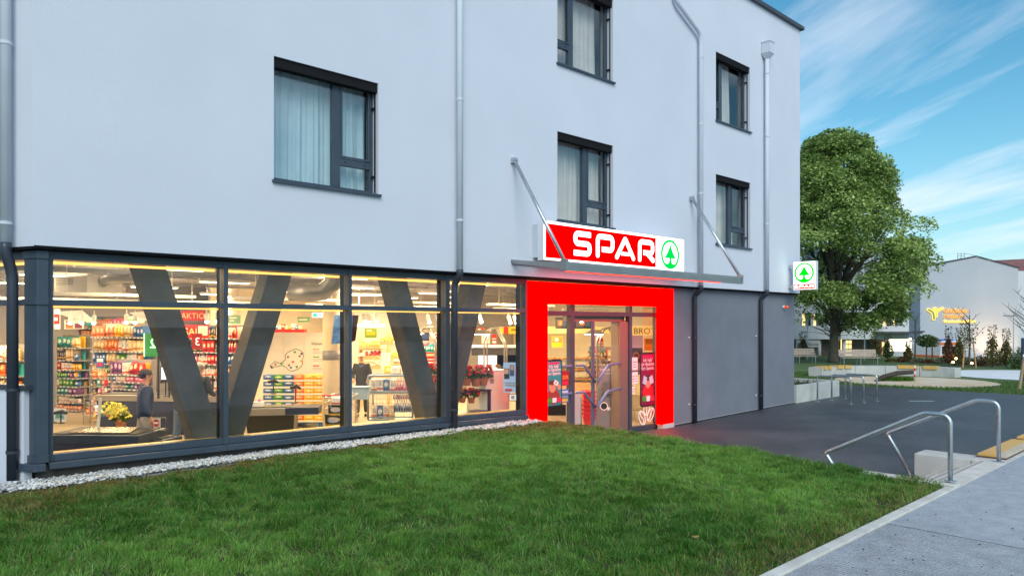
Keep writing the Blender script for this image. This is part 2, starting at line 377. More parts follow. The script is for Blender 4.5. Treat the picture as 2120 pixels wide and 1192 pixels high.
# ------------------------------------------------------------------ shopfront
zb = lambda x: .936-.0132*(x-2.135)
MBX = [(2.075,2.135),(4.25,4.315),(6.285,6.346),(8.292,8.384),(10.306,10.358)]
fr = MB()
def slope_bar(mb, x0, x1, y0, y1, d0, d1):
    mb.hexa([(x0,y0,zb(x0)+d0),(x1,y0,zb(x1)+d0),(x1,y1,zb(x1)+d0),(x0,y1,zb(x0)+d0),(x0,y0,zb(x0)+d1),(x1,y0,zb(x1)+d1),(x1,y1,zb(x1)+d1),(x0,y1,zb(x0)+d1)])
    return mb
for a, b in zip(MBX, MBX[1:]):
    x0, x1 = a[1], b[0]
    MB().box(x0,x1,.162,.30,3.342,ZS-.034).build('head_rail', m_anth, bld, bevel=.004)
    MB().box(x0,x1,.160,.30,2.775,2.845).build('transom', m_anth, bld, bevel=.004)
    slope_bar(MB(),x0,x1,.164,.30,-.085,0).build('bottom_rail', m_anth, bld, bevel=.004)
    slope_bar(MB(),x0-.06,x1+.002,.05,.163,-.165,-.088).build('sill_ledge', m_anth, bld, bevel=.008)
    MB().box(x0-.0,x1,.205,.217,2.845,3.342).build('shop_pane', m_shopglass, bld)
    slope_bar(MB(),x0,x1,.205,.217,0,0).v
    p = MB(); p.hexa([(x0,.205,zb(x0)),(x1,.205,zb(x1)),(x1,.217,zb(x1)),(x0,.217,zb(x0)),(x0,.205,2.775),(x1,.205,2.775),(x1,.217,2.775),(x0,.217,2.775)])
    p.build('shop_pane', m_shopglass, bld)
    slope_bar(MB(),x0-.04,x1+.03,.30,.62,-.07,-.03).build('inner_sill', mat('cream_inner_sill', (.80,.52,.14), .4), bld)
    MB().box(x0+.05,x1-.05,.36,.40,3.30,3.332).build('light_strip', mat('warm_light_strip', (1.0,.50,.09), .5, emit=1.15), bld)
    MB().box(x0+.02,x1-.02,.305,.32,2.748,2.768).build('light_strip', mat('warm_light_strip', (1.0,.50,.09), .5), bld)
for i, (a, b) in enumerate(MBX):
    MB().box(a,b,.155,.31,zb(a)-.085,ZS-.034).build('mullion', m_anth, bld, bevel=.004)
    if i: MB().box(a+.008,b-.004,.311,.44,zb(a)-.05,ZS-.034).build('mullion_fin', m_anth_in, bld)
pl = MB(); pl.box(2.0,10.37,.19,.36,.2,.82); pl.build('plinth', m_plinth, bld)
MB().box(.05,20,-.36,-.19,.2,.82).build('plinth', m_plinth, bld, (X0,0,0), (0,0,LANG))
# corner column with ring
L = Vector((-.397,.918)); cc = Vector((1.955,.10))
cpoly = [(2.074,.10),(2.074,.36),(2.0,.45),tuple(cc+L*.30+Vector((.2,.09))),tuple(cc+L*.24),tuple(cc)]
MB().prism(cpoly, .86, ZS-.035).build('corner_column', m_anth, bld, bevel=.006)
def grow(p, d):
    c = Vector((2.1,.28)); return [tuple(Vector(q)+(Vector(q)-c).normalized()*d) for q in p]
for z0, z1, d in ((2.78,2.85,.022),(3.34,3.43,.02),(.86,.95,.03)): MB().prism(grow(cpoly,d), z0, z1).build('column_ring', m_anth, bld)
MB().prism([(2.03,.0),(2.03,.2),tuple(cc+L*.3+Vector((.2,.09))),tuple(cc+L*.34+Vector((-.10,-.05))),tuple(cc+Vector((-.05,-.09)))], .765, .855).build('sill_ledge', m_anth, bld, bevel=.008)
# left facade glazing
kw = dict(loc=(X0,0,0), rot=(0,0,LANG))
MB().box(.30,.36,-.30,-.15,.86,ZS-.034).build('mullion', m_anth, bld, **kw)
for a, b in ((.36,2.4),(2.46,4.6),(4.66,6.8)):
    MB().box(a,b,-.30,-.16,3.342,ZS-.036).build('head_rail', m_anth, bld, **kw)
    MB().box(a,b,-.30,-.158,2.775,2.845).build('transom', m_anth, bld, **kw)
    MB().box(a,b,-.30,-.16,.86,.94).build('bottom_rail', m_anth, bld, **kw)
    MB().box(a,b,-.217,-.205,.94,2.775).build('shop_pane', m_shopglass, bld, **kw)
    MB().box(a,b,-.217,-.205,2.845,3.342).build('shop_pane', m_shopglass, bld, **kw)
    MB().box(b,b+.06,-.30,-.15,.86,ZS-.034).build('mullion', m_anth, bld, **kw)
    MB().box(a+.05,b-.05,-.40,-.36,3.30,3.332).build('light_strip', MATS['warm_light_strip'], bld, **kw)
MB().box(.12,6.8,-.18,-.05,.77,.858).build('sill_ledge', m_anth, bld, **kw)
# V shaped concrete columns behind the glass
m_vcol = mat('grey_concrete_column', (.075,.07,.068), .85, var=.25, vscale=2.5, bump=.2)
for xt0,xt1,xb0,xb1 in ((3.20,3.585,3.985,4.37),(5.135,5.52,4.335,4.72),(7.32,7.705,8.125,8.51),(9.255,9.64,8.49,8.875)):
    c = MB(); za, zt, y0, y1 = .3, 3.55, .56, .92
    k = (xb0-xt0)/(3.38-.87); e = k*.57; t = k*.17
    c.hexa([(xb0+e,y0,za),(xb1+e,y0,za),(xb1+e,y1,za),(xb0+e,y1,za),(xt0-t,y0,zt),(xt1-t,y0,zt),(xt1-t,y1,zt),(xt0-t,y1,zt)])
    c.build('slanted_column', m_vcol, bld, bevel=.01)

# ------------------------------------------------------------------ red entrance portal and doors
pt = MB()
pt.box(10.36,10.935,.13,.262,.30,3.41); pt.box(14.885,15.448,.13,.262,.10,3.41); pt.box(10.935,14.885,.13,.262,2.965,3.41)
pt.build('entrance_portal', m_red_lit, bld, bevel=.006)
MB().box(15.0,15.45,.115,.30,-.2,.098).build('portal_foot', m_conc, bld)
MB().box(10.45,10.93,.20,.40,-.2,.30).build('portal_foot', m_conc, bld)
m_brown = mat('bronze_door_frame', (.21,.16,.125), .45, metal=.3)
yd = .34
def post(x0,x1,m=m_anth,y0=yd,y1=yd+.12,z0=.0,z1=2.99,nm='door_post'): return MB().box(x0,x1,y0,y1,z0,z1).build(nm, m, bld, bevel=.004)
post(10.70,10.90); post(11.863,12.004,m_anth); post(13.938,14.042); post(15.02,15.2)
MB().box(10.9,15.02,yd-.004,yd+.14,2.72,2.82).build('door_header', m_anth, bld)
MB().box(10.9,15.02,yd,yd+.12,3.0,3.3).build('door_header', m_anth, bld)
MB().box(12.0,13.94,yd+.145,yd+.36,2.60,2.72).build('door_operator', m_brown, bld)
post(13.62,13.936,m_brown,yd+.04,yd+.30,.0,2.60,'door_leaf_stile'); post(12.65,12.735,mat('blue_grey_metal',(.07,.10,.16),.4),yd+.05,yd+.10,.0,2.60,'door_leaf_stile')
for a,b in ((10.9,11.863),(14.042,15.02)):
    MB().box(a,b,yd+.05,yd+.062,.10,2.72).build('shop_pane', m_shopglass, bld); MB().box(a,b,yd+.0,yd+.12,.0,.10).build('bottom_rail', m_anth, bld)
for a,b in ((12.004,12.65),(12.735,13.62)): MB().box(a,b,yd+.07,yd+.08,.04,2.60).build('door_pane', m_shopglass, bld)
for a,b in ((10.9,11.863),(12.004,13.938),(14.042,15.02)): MB().box(a,b,yd+.05,yd+.06,2.82,3.0).build('shop_pane', m_shopglass, bld)
m_rail = mat('blue_grey_tube', (.11,.20,.38), .4, metal=.1)
for z, dz in ((1.64,.40),(1.05,.36)):                             # Y shaped push rails on the sliding leaves
    MB().tube(fillet([(12.02,yd-.02,z),(12.28,yd-.02,z),(12.66,yd-.02,z-dz)],.05), .027, 8).build('push_rail', m_rail, bld, smooth=True)
    MB().tube(fillet([(12.74,yd-.02,z-dz),(13.12,yd-.02,z-.03),(13.60,yd-.02,z)],.05), .027, 8).build('push_rail', m_rail, bld, smooth=True)
    MB().tube([(11.1,yd-.03,z),(11.86,yd-.03,z)], .026, 8).build('push_rail', m_rail, bld)

# ------------------------------------------------------------------ rain pipes
m_pipelow = mat('dark_rain_pipe', (.032,.040,.058), .4)
m_pipered = m_pipelow
def pipe(name, pts, m, collars, label, r=.056):
    p = tag(MB().tube(pts, r, 14).build(name, m, bld, smooth=True), label)
    for c in collars:
        k = MB().tube([Vector(c)-Vector((0,0,.018)), Vector(c)+Vector((0,0,.018))], r+.009, 14)
        k.tube([Vector(c), Vector(c)+Vector((r+.03,.05,0))], .009, 5).build('pipe_collar', m, p)
        if 'dark' in label and c[0] > 10: MB().lathe([(.022,0),(.022,.012),(.012,.02)],8).build('wall_plug', m_white, p, (c[0]-.13,.16,c[2]), (PI/2,0,0))
    return p
def kick(x, ya, yb, zt, zbm, z2): return fillet([(x,ya,zt),(x,ya,z2),(x,yb,z2-.15),(x,yb,zbm)], .08)
pipe('rain_pipe', [(8.39,-.12,3.5),(8.39,-.12,12)], m_zinc, [(8.39,-.12,z) for z in (4.4,6.56,9.0)], 'grey upper rain pipe over the shop windows')
pipe('rain_pipe', kick(8.39,-.12,.035,3.52,.6,3.42), m_pipelow, [(8.39,.035,z) for z in (1.0,2.8)], 'dark lower rain pipe beside the fourth shop window', .062)
pipe('rain_pipe', fillet([(15.15,-.11,12),(15.15,-.11,10.42),(16.30,-.11,9.88),(16.30,-.11,3.5)],.18), m_zinc, [(16.3,-.11,z) for z in (5.85,7.6,9.3)], 'grey upper rain pipe with a sloping offset')
pipe('rain_pipe', kick(16.30,-.11,.07,3.52,.03,3.42), m_pipelow, [(16.3,.07,2.2),(16.3,.07,.5)], 'dark lower rain pipe right of the red portal', .06)
pipe('rain_pipe', [(19.75,-.11,3.5),(19.75,-.11,10.2)], m_zinc, [(19.75,-.11,z) for z in (5.4,7.9,9.7)], 'grey rain pipe under the hopper box')
pipe('rain_pipe', kick(19.75,-.11,.07,3.52,.1,3.42), m_pipelow, [(19.75,.07,2.2),(19.75,.07,.5)], 'dark lower rain pipe near the right end of the grey wall', .06)
h = MB(); h.box(19.61,19.89,-.26,-.01,10.26,10.56); h.hexa([(19.69,-.17,10.13),(19.81,-.17,10.13),(19.81,-.05,10.13),(19.69,-.05,10.13),(19.61,-.26,10.255),(19.89,-.26,10.255),(19.89,-.01,10.255),(19.61,-.01,10.255)])
h.box(19.595,19.905,-.275,-.008,10.56,10.585); h.build('hopper', m_zinc, bld)
lp = lambda t, o: (X0-.397*t-.918*o, .918*t-.397*o)
pa, pb = lp(.31,.11), lp(.31,.03)
pipe('rain_pipe', [(*pa,3.5),(*pa,12)], m_zinc, [(*pa,3.75),(*pa,5.9)], 'grey upper rain pipe at the left edge', .058)
pipe('rain_pipe', fillet([(*pa,3.52),(*pa,3.40),(*pb,3.15),(*pb,.66)],.12), m_pipelow, [(*pb,1.0),(*pb,1.75)], 'dark lower rain pipe by the low wall', .062)
# ------------------------------------------------------------------ low parapet wall at the left
wl = thing('parapet_wall', 'low white rendered wall with dark coping behind the dark rain pipe at far left', 'wall', (X0,0,0), LANG)
MB().box(.21,6,-.14,-.04,.4,1.74).build('wall', m_plaster, wl); MB().box(.14,6.1,-.17,-.015,1.742,1.80).build('coping', m_coping, wl)

# ------------------------------------------------------------------ canopy over the entrance
ca = thing('canopy', 'glass entrance canopy with grey metal front rail hung on two slanting stays', 'canopy', (9.77,0,3.5))
cx = 6.25
fr = MB(); fr.box(0,cx,-1.42,-1.385,.0,.165); fr.box(0,cx,-1.385,-1.33,.0,.03)
for q in (.04,.075,.11): fr.box(.002,cx-.002,-1.428,-1.421,q,q+.012)
fr.build('front_rail', m_alu, ca)
for x in (0, cx-.04): MB().hexa([(x,-1.384,.03),(x+.04,-1.384,.03),(x+.04,-.01,.22),(x,-.01,.22),(x,-1.384,.15),(x+.04,-1.384,.15),(x+.04,-.01,.28),(x,-.01,.28)]).build('side_rail', m_alu, ca)
MB().box(0,cx,-.03,-.004,.20,.29).build('wall_rail', m_alu, ca)
MB().box(.08,cx-.9,-1.36,-1.335,-.012,-.001).build('red_light_strip', mat('red_led',(1.0,.03,.01),.5,emit=2.5), ca)
rl_ = bpy.data.lights.new('canopy_light','AREA'); rl_.shape = 'RECTANGLE'; rl_.size = 4.6; rl_.size_y = .05; rl_.energy = 72; rl_.spread = math.radians(115); rl_.color = (1.0,.02,.015)
ro = bpy.data.objects.new('canopy_light', rl_); COL.objects.link(ro); ro.parent = ca; ro.location = (2.9,-1.33,-.02); ro.rotation_euler = Vector((0,-1,1.05)).to_track_quat('Z','Y').to_euler()
MB().hexa([(.045,-1.38,.06),(cx-.045,-1.38,.06),(cx-.045,-.03,.235),(.045,-.03,.235),(.045,-1.38,.072),(cx-.045,-1.38,.072),(cx-.045,-.03,.247),(.045,-.03,.247)]).build('glass_panel', glass('canopy_glass',(.80,.84,.86),1.2,.05), ca)
for x, xt in ((.03,.03),(cx-.03,cx-.05)):
    s = MB().tube([(xt,-.07,2.19),(x,-1.37,.17)], .036, 10).build('stay', m_steel, ca, smooth=True)
    a = MB(); a.box(xt-.045,xt+.045,-.10,-.001,2.15,2.25); a.tube([(xt-.07,-.08,2.2),(xt+.07,-.08,2.2)],.02,8); a.build('wall_bracket', m_steel, s)
    b = MB(); b.box(x-.035,x+.035,-1.436,-1.30,.0,.21); b.build('end_bracket', m_alu, s)

# ------------------------------------------------------------------ long lit sign
sg = thing('shop_sign', 'long lit red and white box sign lettered SPAR above the entrance', 'sign', (10.36,-.30,3.80))
W_, H_ = 4.87, .78
MB().box(0,W_,0,.16,0,H_).build('sign_case', m_box, sg); MB().box(-.0,W_,.161,.295,.06,H_-.06).build('mounting_case', m_zinc, sg)
MB().box(.012,W_-.003,-.008,-.001,.012,H_-.003).build('white_face', m_white_lit, sg)
MB().box(.05,3.715,-.013,-.0085,.05,H_-.055).build('red_face', m_red_lit, sg)
def letters(parent, x0s, z0, h, w, m, y, wd):
    """the four monoline letters; x0s = left edges and widths"""
    (sx,sw),(px_,pw),(ax,aw),(rx,rw) = x0s; k = w/2; t = h-k; mid = h*.5
    S = stroke([(sx+sw-.02,t),(sx+k,t),(sx+k,mid),(sx+sw-k,mid),(sx+sw-k,k),(sx+.01,k)], w, h*.2)
    P = stroke([(px_+k,k),(px_+k,t),(px_+pw-k,t),(px_+pw-k,h*.36),(px_+w*1.75,h*.36)], w, h*.2, cap0=True)
    A = stroke([(ax+k,k),(ax+aw/2-k*.22,t)], w*.96, .01, True, True); A3 = stroke([(ax+aw/2+k*.22,t),(ax+aw-k,k)], w*.96, .01, True, True)
    A2 = stroke([(ax+aw*.30,h*.27),(ax+aw*.70,h*.27)], w*.66, .01)
    Rr = stroke([(rx+k,k),(rx+k,t),(rx+rw-k*1.15,t),(rx+rw-k*1.15,h*.42),(rx+w*1.75,h*.42)], w, h*.2, cap0=True)
    R2 = stroke([(rx+rw*.56,h*.40),(rx+rw-k*.9,k)], w, .01, False, True)
    for nm, po in (('letter_S',[S]),('letter_P',[P]),('letter_A',[A]),('letter_A_leg',[A3]),('letter_A_bar',[A2]),('letter_R',[Rr]),('letter_R_leg',[R2])):
        dy = .003 if 'bar' in nm else .0015 if 'leg' in nm else 0
        o = link('letter', flat('letter', [[(x,z+z0) for x,z in q] for q in po], .006), m, parent, (0,y-dy,0))
letters(sg, ((.862,.56),(1.572,.61),(2.215,.70),(3.035,.61)), .145, .51, .112, m_white_lit, -.018, 0)
def fir_logo(parent, cx, cz, a, b, m, y, nm='emblem'):
    ring = [ell(cx,cz,a,b,40), ell(cx,cz,a*.81,b*.84,40)]
    link(nm+'_ring', flat(nm+'_ring', ring, .006), m, parent, (0,y,0))
    left = [(-.02,.66),(-.10,.48),(-.24,.20),(-.42,-.05),(-.62,-.27),(-.10,-.27),(-.10,-.40),(-.14,-.55),(-.22,-.63),(-.34,-.66),(-.46,-.64),(-.55,-.60)]
    bot = [(math.cos(t)*.90, math.sin(t)*.91) for t in np.linspace(-PI*.775, -PI*.5, 7)]
    half = left+bot
    poly = half+[(-x,z) for x,z in half[::-1][1:]]
    link(nm+'_tree', flat(nm+'_tree', [[(cx+x*a,cz+z*b) for x,z in poly]], .006), m, parent, (0,y-.003,0))
fir_logo(sg, 4.285, .385, .375, .345, m_green_lit, -.016)

# ------------------------------------------------------------------ small projecting sign (faces -X)
ss = thing('projecting_sign', 'small lit box sign with a green fir emblem projecting at the building corner', 'sign', (21.25,-.16,3.56), -PI/2)
# local x runs away from the wall, local -y faces the approach
MB().box(0,.69,.004,.15,0,.84).build('sign_case', m_box, ss); MB().box(.02,.67,-.003,.003,.015,.825).build('white_face', m_white_lit, ss)
MB().box(.025,.665,-.008,-.0035,.025,.175).build('red_strip', m_orange_lit, ss)
fir_logo(ss, .345, .505, .30, .298, m_green_lit2, -.010)
letters(ss, ((.045,.125),(.20,.125),(.345,.14),(.515,.125)), .058, .085, .018, m_white_lit, -.012, 0)
for z in (.06,.66): MB().box(-.16,-.002,.03,.11,z,z+.10).build('bracket', m_steel, ss)
# orange alarm beacon
ab = thing('alarm_beacon', 'small orange alarm beacon on the grey wall below the projecting sign', 'alarm light', (21.28,.16,3.06))
MB().lathe([(.05,0),(.05,.04),(.045,.05)],12).build('beacon_base', m_box, ab, rot=(PI/2,0,0))
MB().lathe([(.042,.05),(.044,.12),(.036,.15),(.015,.165)],12).build('beacon_lens', mat('orange_lens',(.85,.10,.01),.25,emit=.25), ab, rot=(PI/2,0,0), smooth=True)
# ------------------------------------------------------------------ ground, path, forecourt
def vnoise(x, y, s, seed=0):
    """smooth value noise, numpy"""
    rs = np.random.RandomState(seed); G = rs.rand(64, 64); x = np.asarray(x)/s; y = np.asarray(y)/s
    xi = np.floor(x).astype(int); yi = np.floor(y).astype(int); fx = x-xi; fy = y-yi
    fx = fx*fx*(3-2*fx); fy = fy*fy*(3-2*fy); g = lambda a, b: G[a % 64, b % 64]
    return (g(xi,yi)*(1-fx)+g(xi+1,yi)*fx)*(1-fy)+(g(xi,yi+1)*(1-fx)+g(xi+1,yi+1)*fx)*fy
def asphalt(name, c, c2, speck, rough, ribs=False):
    m = bpy.data.materials.new(name); m.use_nodes = True; t = m.node_tree; b = t.nodes['Principled BSDF']
    co = N(t,'ShaderNodeTexCoord'); O = co.outputs['Object']
    n1 = N(t,'ShaderNodeTexNoise',inp={'Scale':.55,'Detail':6.0,'Roughness':.65}); n2 = N(t,'ShaderNodeTexNoise',inp={'Scale':70.0,'Detail':3.0}); n3 = N(t,'ShaderNodeTexVoronoi',inp={'Scale':42.0})
    n4 = N(t,'ShaderNodeTexNoise',inp={'Scale':5.0,'Detail':6.0,'Roughness':.7})
    for n in (n1,n2,n3,n4): t.links.new(O,n.inputs['Vector'])
    r1 = N(t,'ShaderNodeValToRGB'); r1.color_ramp.elements[0].position=.34; r1.color_ramp.elements[1].position=.66
    r1.color_ramp.elements[0].color=(*c2,1); r1.color_ramp.elements[1].color=(*c,1); t.links.new(n1.outputs['Fac'],r1.inputs[0])
    r2 = N(t,'ShaderNodeValToRGB'); r2.color_ramp.elements[0].position=.35; r2.color_ramp.elements[1].position=.72
    r2.color_ramp.elements[0].color=(1-speck,)*3+(1,); r2.color_ramp.elements[1].color=(1+speck,)*3+(1,); t.links.new(n2.outputs['Fac'],r2.inputs[0])
    r4 = N(t,'ShaderNodeValToRGB'); r4.color_ramp.elements[0].position=.3; r4.color_ramp.elements[1].position=.7
    r4.color_ramp.elements[0].color=(.78,.78,.78,1); r4.color_ramp.elements[1].color=(1.15,1.15,1.15,1); t.links.new(n4.outputs['Fac'],r4.inputs[0])
    mx = N(t,'ShaderNodeMix',data_type='RGBA',blend_type='MULTIPLY'); mx.inputs[0].default_value=1; t.links.new(r1.outputs[0],mx.inputs[6]); t.links.new(r2.outputs[0],mx.inputs[7])
    m4 = N(t,'ShaderNodeMix',data_type='RGBA',blend_type='MULTIPLY'); m4.inputs[0].default_value=1; t.links.new(mx.outputs[2],m4.inputs[6]); t.links.new(r4.outputs[0],m4.inputs[7])
    t.links.new(m4.outputs[2],b.inputs['Base Color'])
    rr = N(t,'ShaderNodeMapRange'); rr.inputs[3].default_value=rough-.2; rr.inputs[4].default_value=rough+.2; t.links.new(n1.outputs['Fac'],rr.inputs[0]); t.links.new(rr.outputs[0],b.inputs['Roughness'])
    h = N(t,'ShaderNodeMath',operation='ADD'); t.links.new(n2.outputs['Fac'],h.inputs[0]); t.links.new(n3.outputs['Distance'],h.inputs[1]); hh = h.outputs[0]
    if ribs:
        mp = N(t,'ShaderNodeMapping'); mp.inputs['Rotation'].default_value=(0,0,math.radians(12)); t.links.new(O,mp.inputs[0])
        w = N(t,'ShaderNodeTexWave',inp={'Scale':7.0,'Distortion':4.0,'Detail':2.0,'Detail Scale':1.6}); w.bands_direction='X'; t.links.new(mp.outputs[0],w.inputs['Vector'])
        ml = N(t,'ShaderNodeMath',operation='MULTIPLY'); ml.inputs[1].default_value=1.8; t.links.new(w.outputs['Fac'],ml.inputs[0])
        a2 = N(t,'ShaderNodeMath',operation='ADD'); t.links.new(hh,a2.inputs[0]); t.links.new(ml.outputs[0],a2.inputs[1]); hh = a2.outputs[0]
    bp = N(t,'ShaderNodeBump',inp={'Strength':.75,'Distance':.014 if ribs else .006}); t.links.new(hh,bp.inputs['Height']); t.links.new(bp.outputs[0],b.inputs['Normal'])
    MATS[name]=m; return m
m_fore = asphalt('dark_asphalt',(.105,.107,.122),(.050,.049,.056),.6,.52)
m_path = asphalt('grey_path_asphalt',(.42,.435,.48),(.36,.37,.41),.17,.45)
m_pathr = asphalt('ribbed_path_asphalt',(.48,.495,.54),(.40,.41,.45),.17,.45,True)
def sheet(name, pts, m, kind='structure', parent=None):
    me = bpy.data.meshes.new(name); me.from_pydata([tuple(p) for p in pts], [], [tuple(range(len(pts)))]); me.update()
    return tag(link(name, me, m, parent), kind=kind)
m_soil = mat('park_grass_ground', (.10,.165,.05), .95, col2=(.06,.10,.03), vscale=1.3, bump=.6, bscale=40, detail=8)
m_far = mat('far_ground', (.07,.085,.05), .95, col2=(.09,.085,.075), vscale=.2)
sheet('ground', [(-900,-900,-1.6),(900,-900,-1.6),(900,900,-1.6),(-900,900,-1.6)], m_far)
# forecourt: level by the doors, rising gently to the park
fx = [10.6,16.0,22.0,29.6]; fz = [0,0,.10,.12]; V = []; Fq = []
for i, x in enumerate(fx):
    V += [(x if i < 3 else 30.25,-7.2,fz[i]),(x,.17 if i < 3 else 2.2,fz[i])]
    if i: Fq.append(((i-1)*2,i*2,i*2+1,(i-1)*2+1))
V += [(22.0,14,.11),(28.6,14,.13)]; Fq.append((5,4+0,8,8)) if False else Fq.append((5,7,9,8))
me = bpy.data.meshes.new('forecourt'); me.from_pydata(V, [], Fq); me.update(); tag(link('forecourt', me, m_fore), kind='structure')
MB().box(10.6,30.2,-7.3,.16,-.8,-.006).build('forecourt_bed', m_soil)['kind'] = 'structure'
# path (z .44)
PZ = .44
sheet('path', [(8.215,-60,PZ),(60,-60,PZ),(60,-7.42,PZ),(8.215,-7.42,PZ)], m_path)
sheet('path', [(-40,-60,PZ),(8.2,-60,PZ),(8.2,-7.42,PZ),(-40,-7.42,PZ)], m_pathr)
sheet('path_bed', [(-40,-60,PZ-.012),(60,-60,PZ-.012),(60,-7.421,PZ-.012),(-40,-7.421,PZ-.012)], mat('joint_dark',(.03,.03,.03),.9))
# park lawn plateau
park = [(30.25,-7.2),(29.6,2.2),(28.6,14),(22,14.2),(22,60),(58,36),(62,-30),(40,-60),(30,-60)]
MB().prism(park[::-1], -1.55, .115).build('park_lawn', m_soil)['kind'] = 'structure'

# ------------------------------------------------------------------ lawn
def lawn_z(x, y):
    x = np.asarray(x, float); y = np.asarray(y, float)
    t = np.clip((y+7.3)/6.85, 0, 1); z = .445+(.60-.445)*(t**.8)
    z = z+.028*(vnoise(x,y,1.6,3)-.5)+.02*(vnoise(x,y,.5,4)-.5)
    return z+.035*(vnoise(x,y,.27,5)-.5)-.03*np.clip((x-9.6)/1.0,0,1)*np.clip((-y-4.5)/2,0,1)
gx = np.linspace(-10, 10.62, 150); gy = np.linspace(-7.305, -.27, 60)
GX, GY = np.meshgrid(gx, gy, indexing='ij'); V = np.stack([GX, GY, lawn_z(GX, GY)], -1).reshape(-1, 3)
ii = np.arange((len(gx)-1)*(len(gy)-1)); a = ii//(len(gy)-1)*len(gy)+ii % (len(gy)-1)
lb = fmesh('lawn_ground', V, np.stack([a, a+len(gy), a+len(gy)+1, a+1], -1), mat('lawn_soil', (.030,.045,.012), .95, col2=(.045,.035,.014), vscale=3, bump=.5), smooth=True)
tag(lb, kind='structure')
def grass_mat():
    m = bpy.data.materials.new('grass_blades'); m.use_nodes = True; t = m.node_tree; b = t.nodes['Principled BSDF']
    at_ = N(t,'ShaderNodeAttribute',attribute_name='Col'); t.links.new(at_.outputs['Color'], b.inputs['Base Color'])
    b.inputs['Roughness'].default_value = .55; b.inputs['Specular IOR Level'].default_value = .25
    tr = N(t,'ShaderNodeBsdfTranslucent'); t.links.new(at_.outputs['Color'], tr.inputs[0]); mx = N(t,'ShaderNodeMixShader'); mx.inputs[0].default_value = .3
    o = t.nodes['Material Output']; t.links.new(b.outputs[0], mx.inputs[1]); t.links.new(tr.outputs[0], mx.inputs[2]); t.links.new(mx.outputs[0], o.inputs[0]); return m
m_grass = grass_mat()
def blades(name, P, h, w, lean, az, col):
    n = len(P); az2 = np.random.rand(n)*2*PI; sx = np.cos(az2)*w/2; sy = np.sin(az2)*w/2
    dx = np.cos(az)*lean*h; dy = np.sin(az)*lean*h; up = np.sqrt(np.maximum(.08, 1-lean**2))*h
    V = np.zeros((n,6,3)); V[:,0] = P; V[:,1] = P; V[:,0,0] -= sx; V[:,0,1] -= sy; V[:,1,0] += sx; V[:,1,1] += sy
    m_ = P.copy(); m_[:,0] += dx*.38; m_[:,1] += dy*.38; m_[:,2] += up*.6
    V[:,2] = m_; V[:,3] = m_; V[:,2,0] += sx*.85; V[:,2,1] += sy*.85; V[:,3,0] -= sx*.85; V[:,3,1] -= sy*.85
    t_ = P.copy(); t_[:,0] += dx; t_[:,1] += dy; t_[:,2] += up
    V[:,4] = t_; V[:,5] = t_; V[:,4,0] += sx*.12; V[:,4,1] += sy*.12; V[:,5,0] -= sx*.12; V[:,5,1] -= sy*.12
    b = np.arange(n)[:,None]*6; F_ = np.concatenate([b+np.array([0,1,2,3]), b+np.array([3,2,4,5])], 0)
    o = fmesh(name, V.reshape(-1,3), F_, m_grass)
    ca_ = o.data.color_attributes.new('Col', 'FLOAT_COLOR', 'POINT'); C_ = np.ones((n,6,4), np.float32); C_[:,:,:3] = col[:,None,:]
    ca_.data.foreach_set('color', C_.ravel()); return tag(o, kind='stuff')
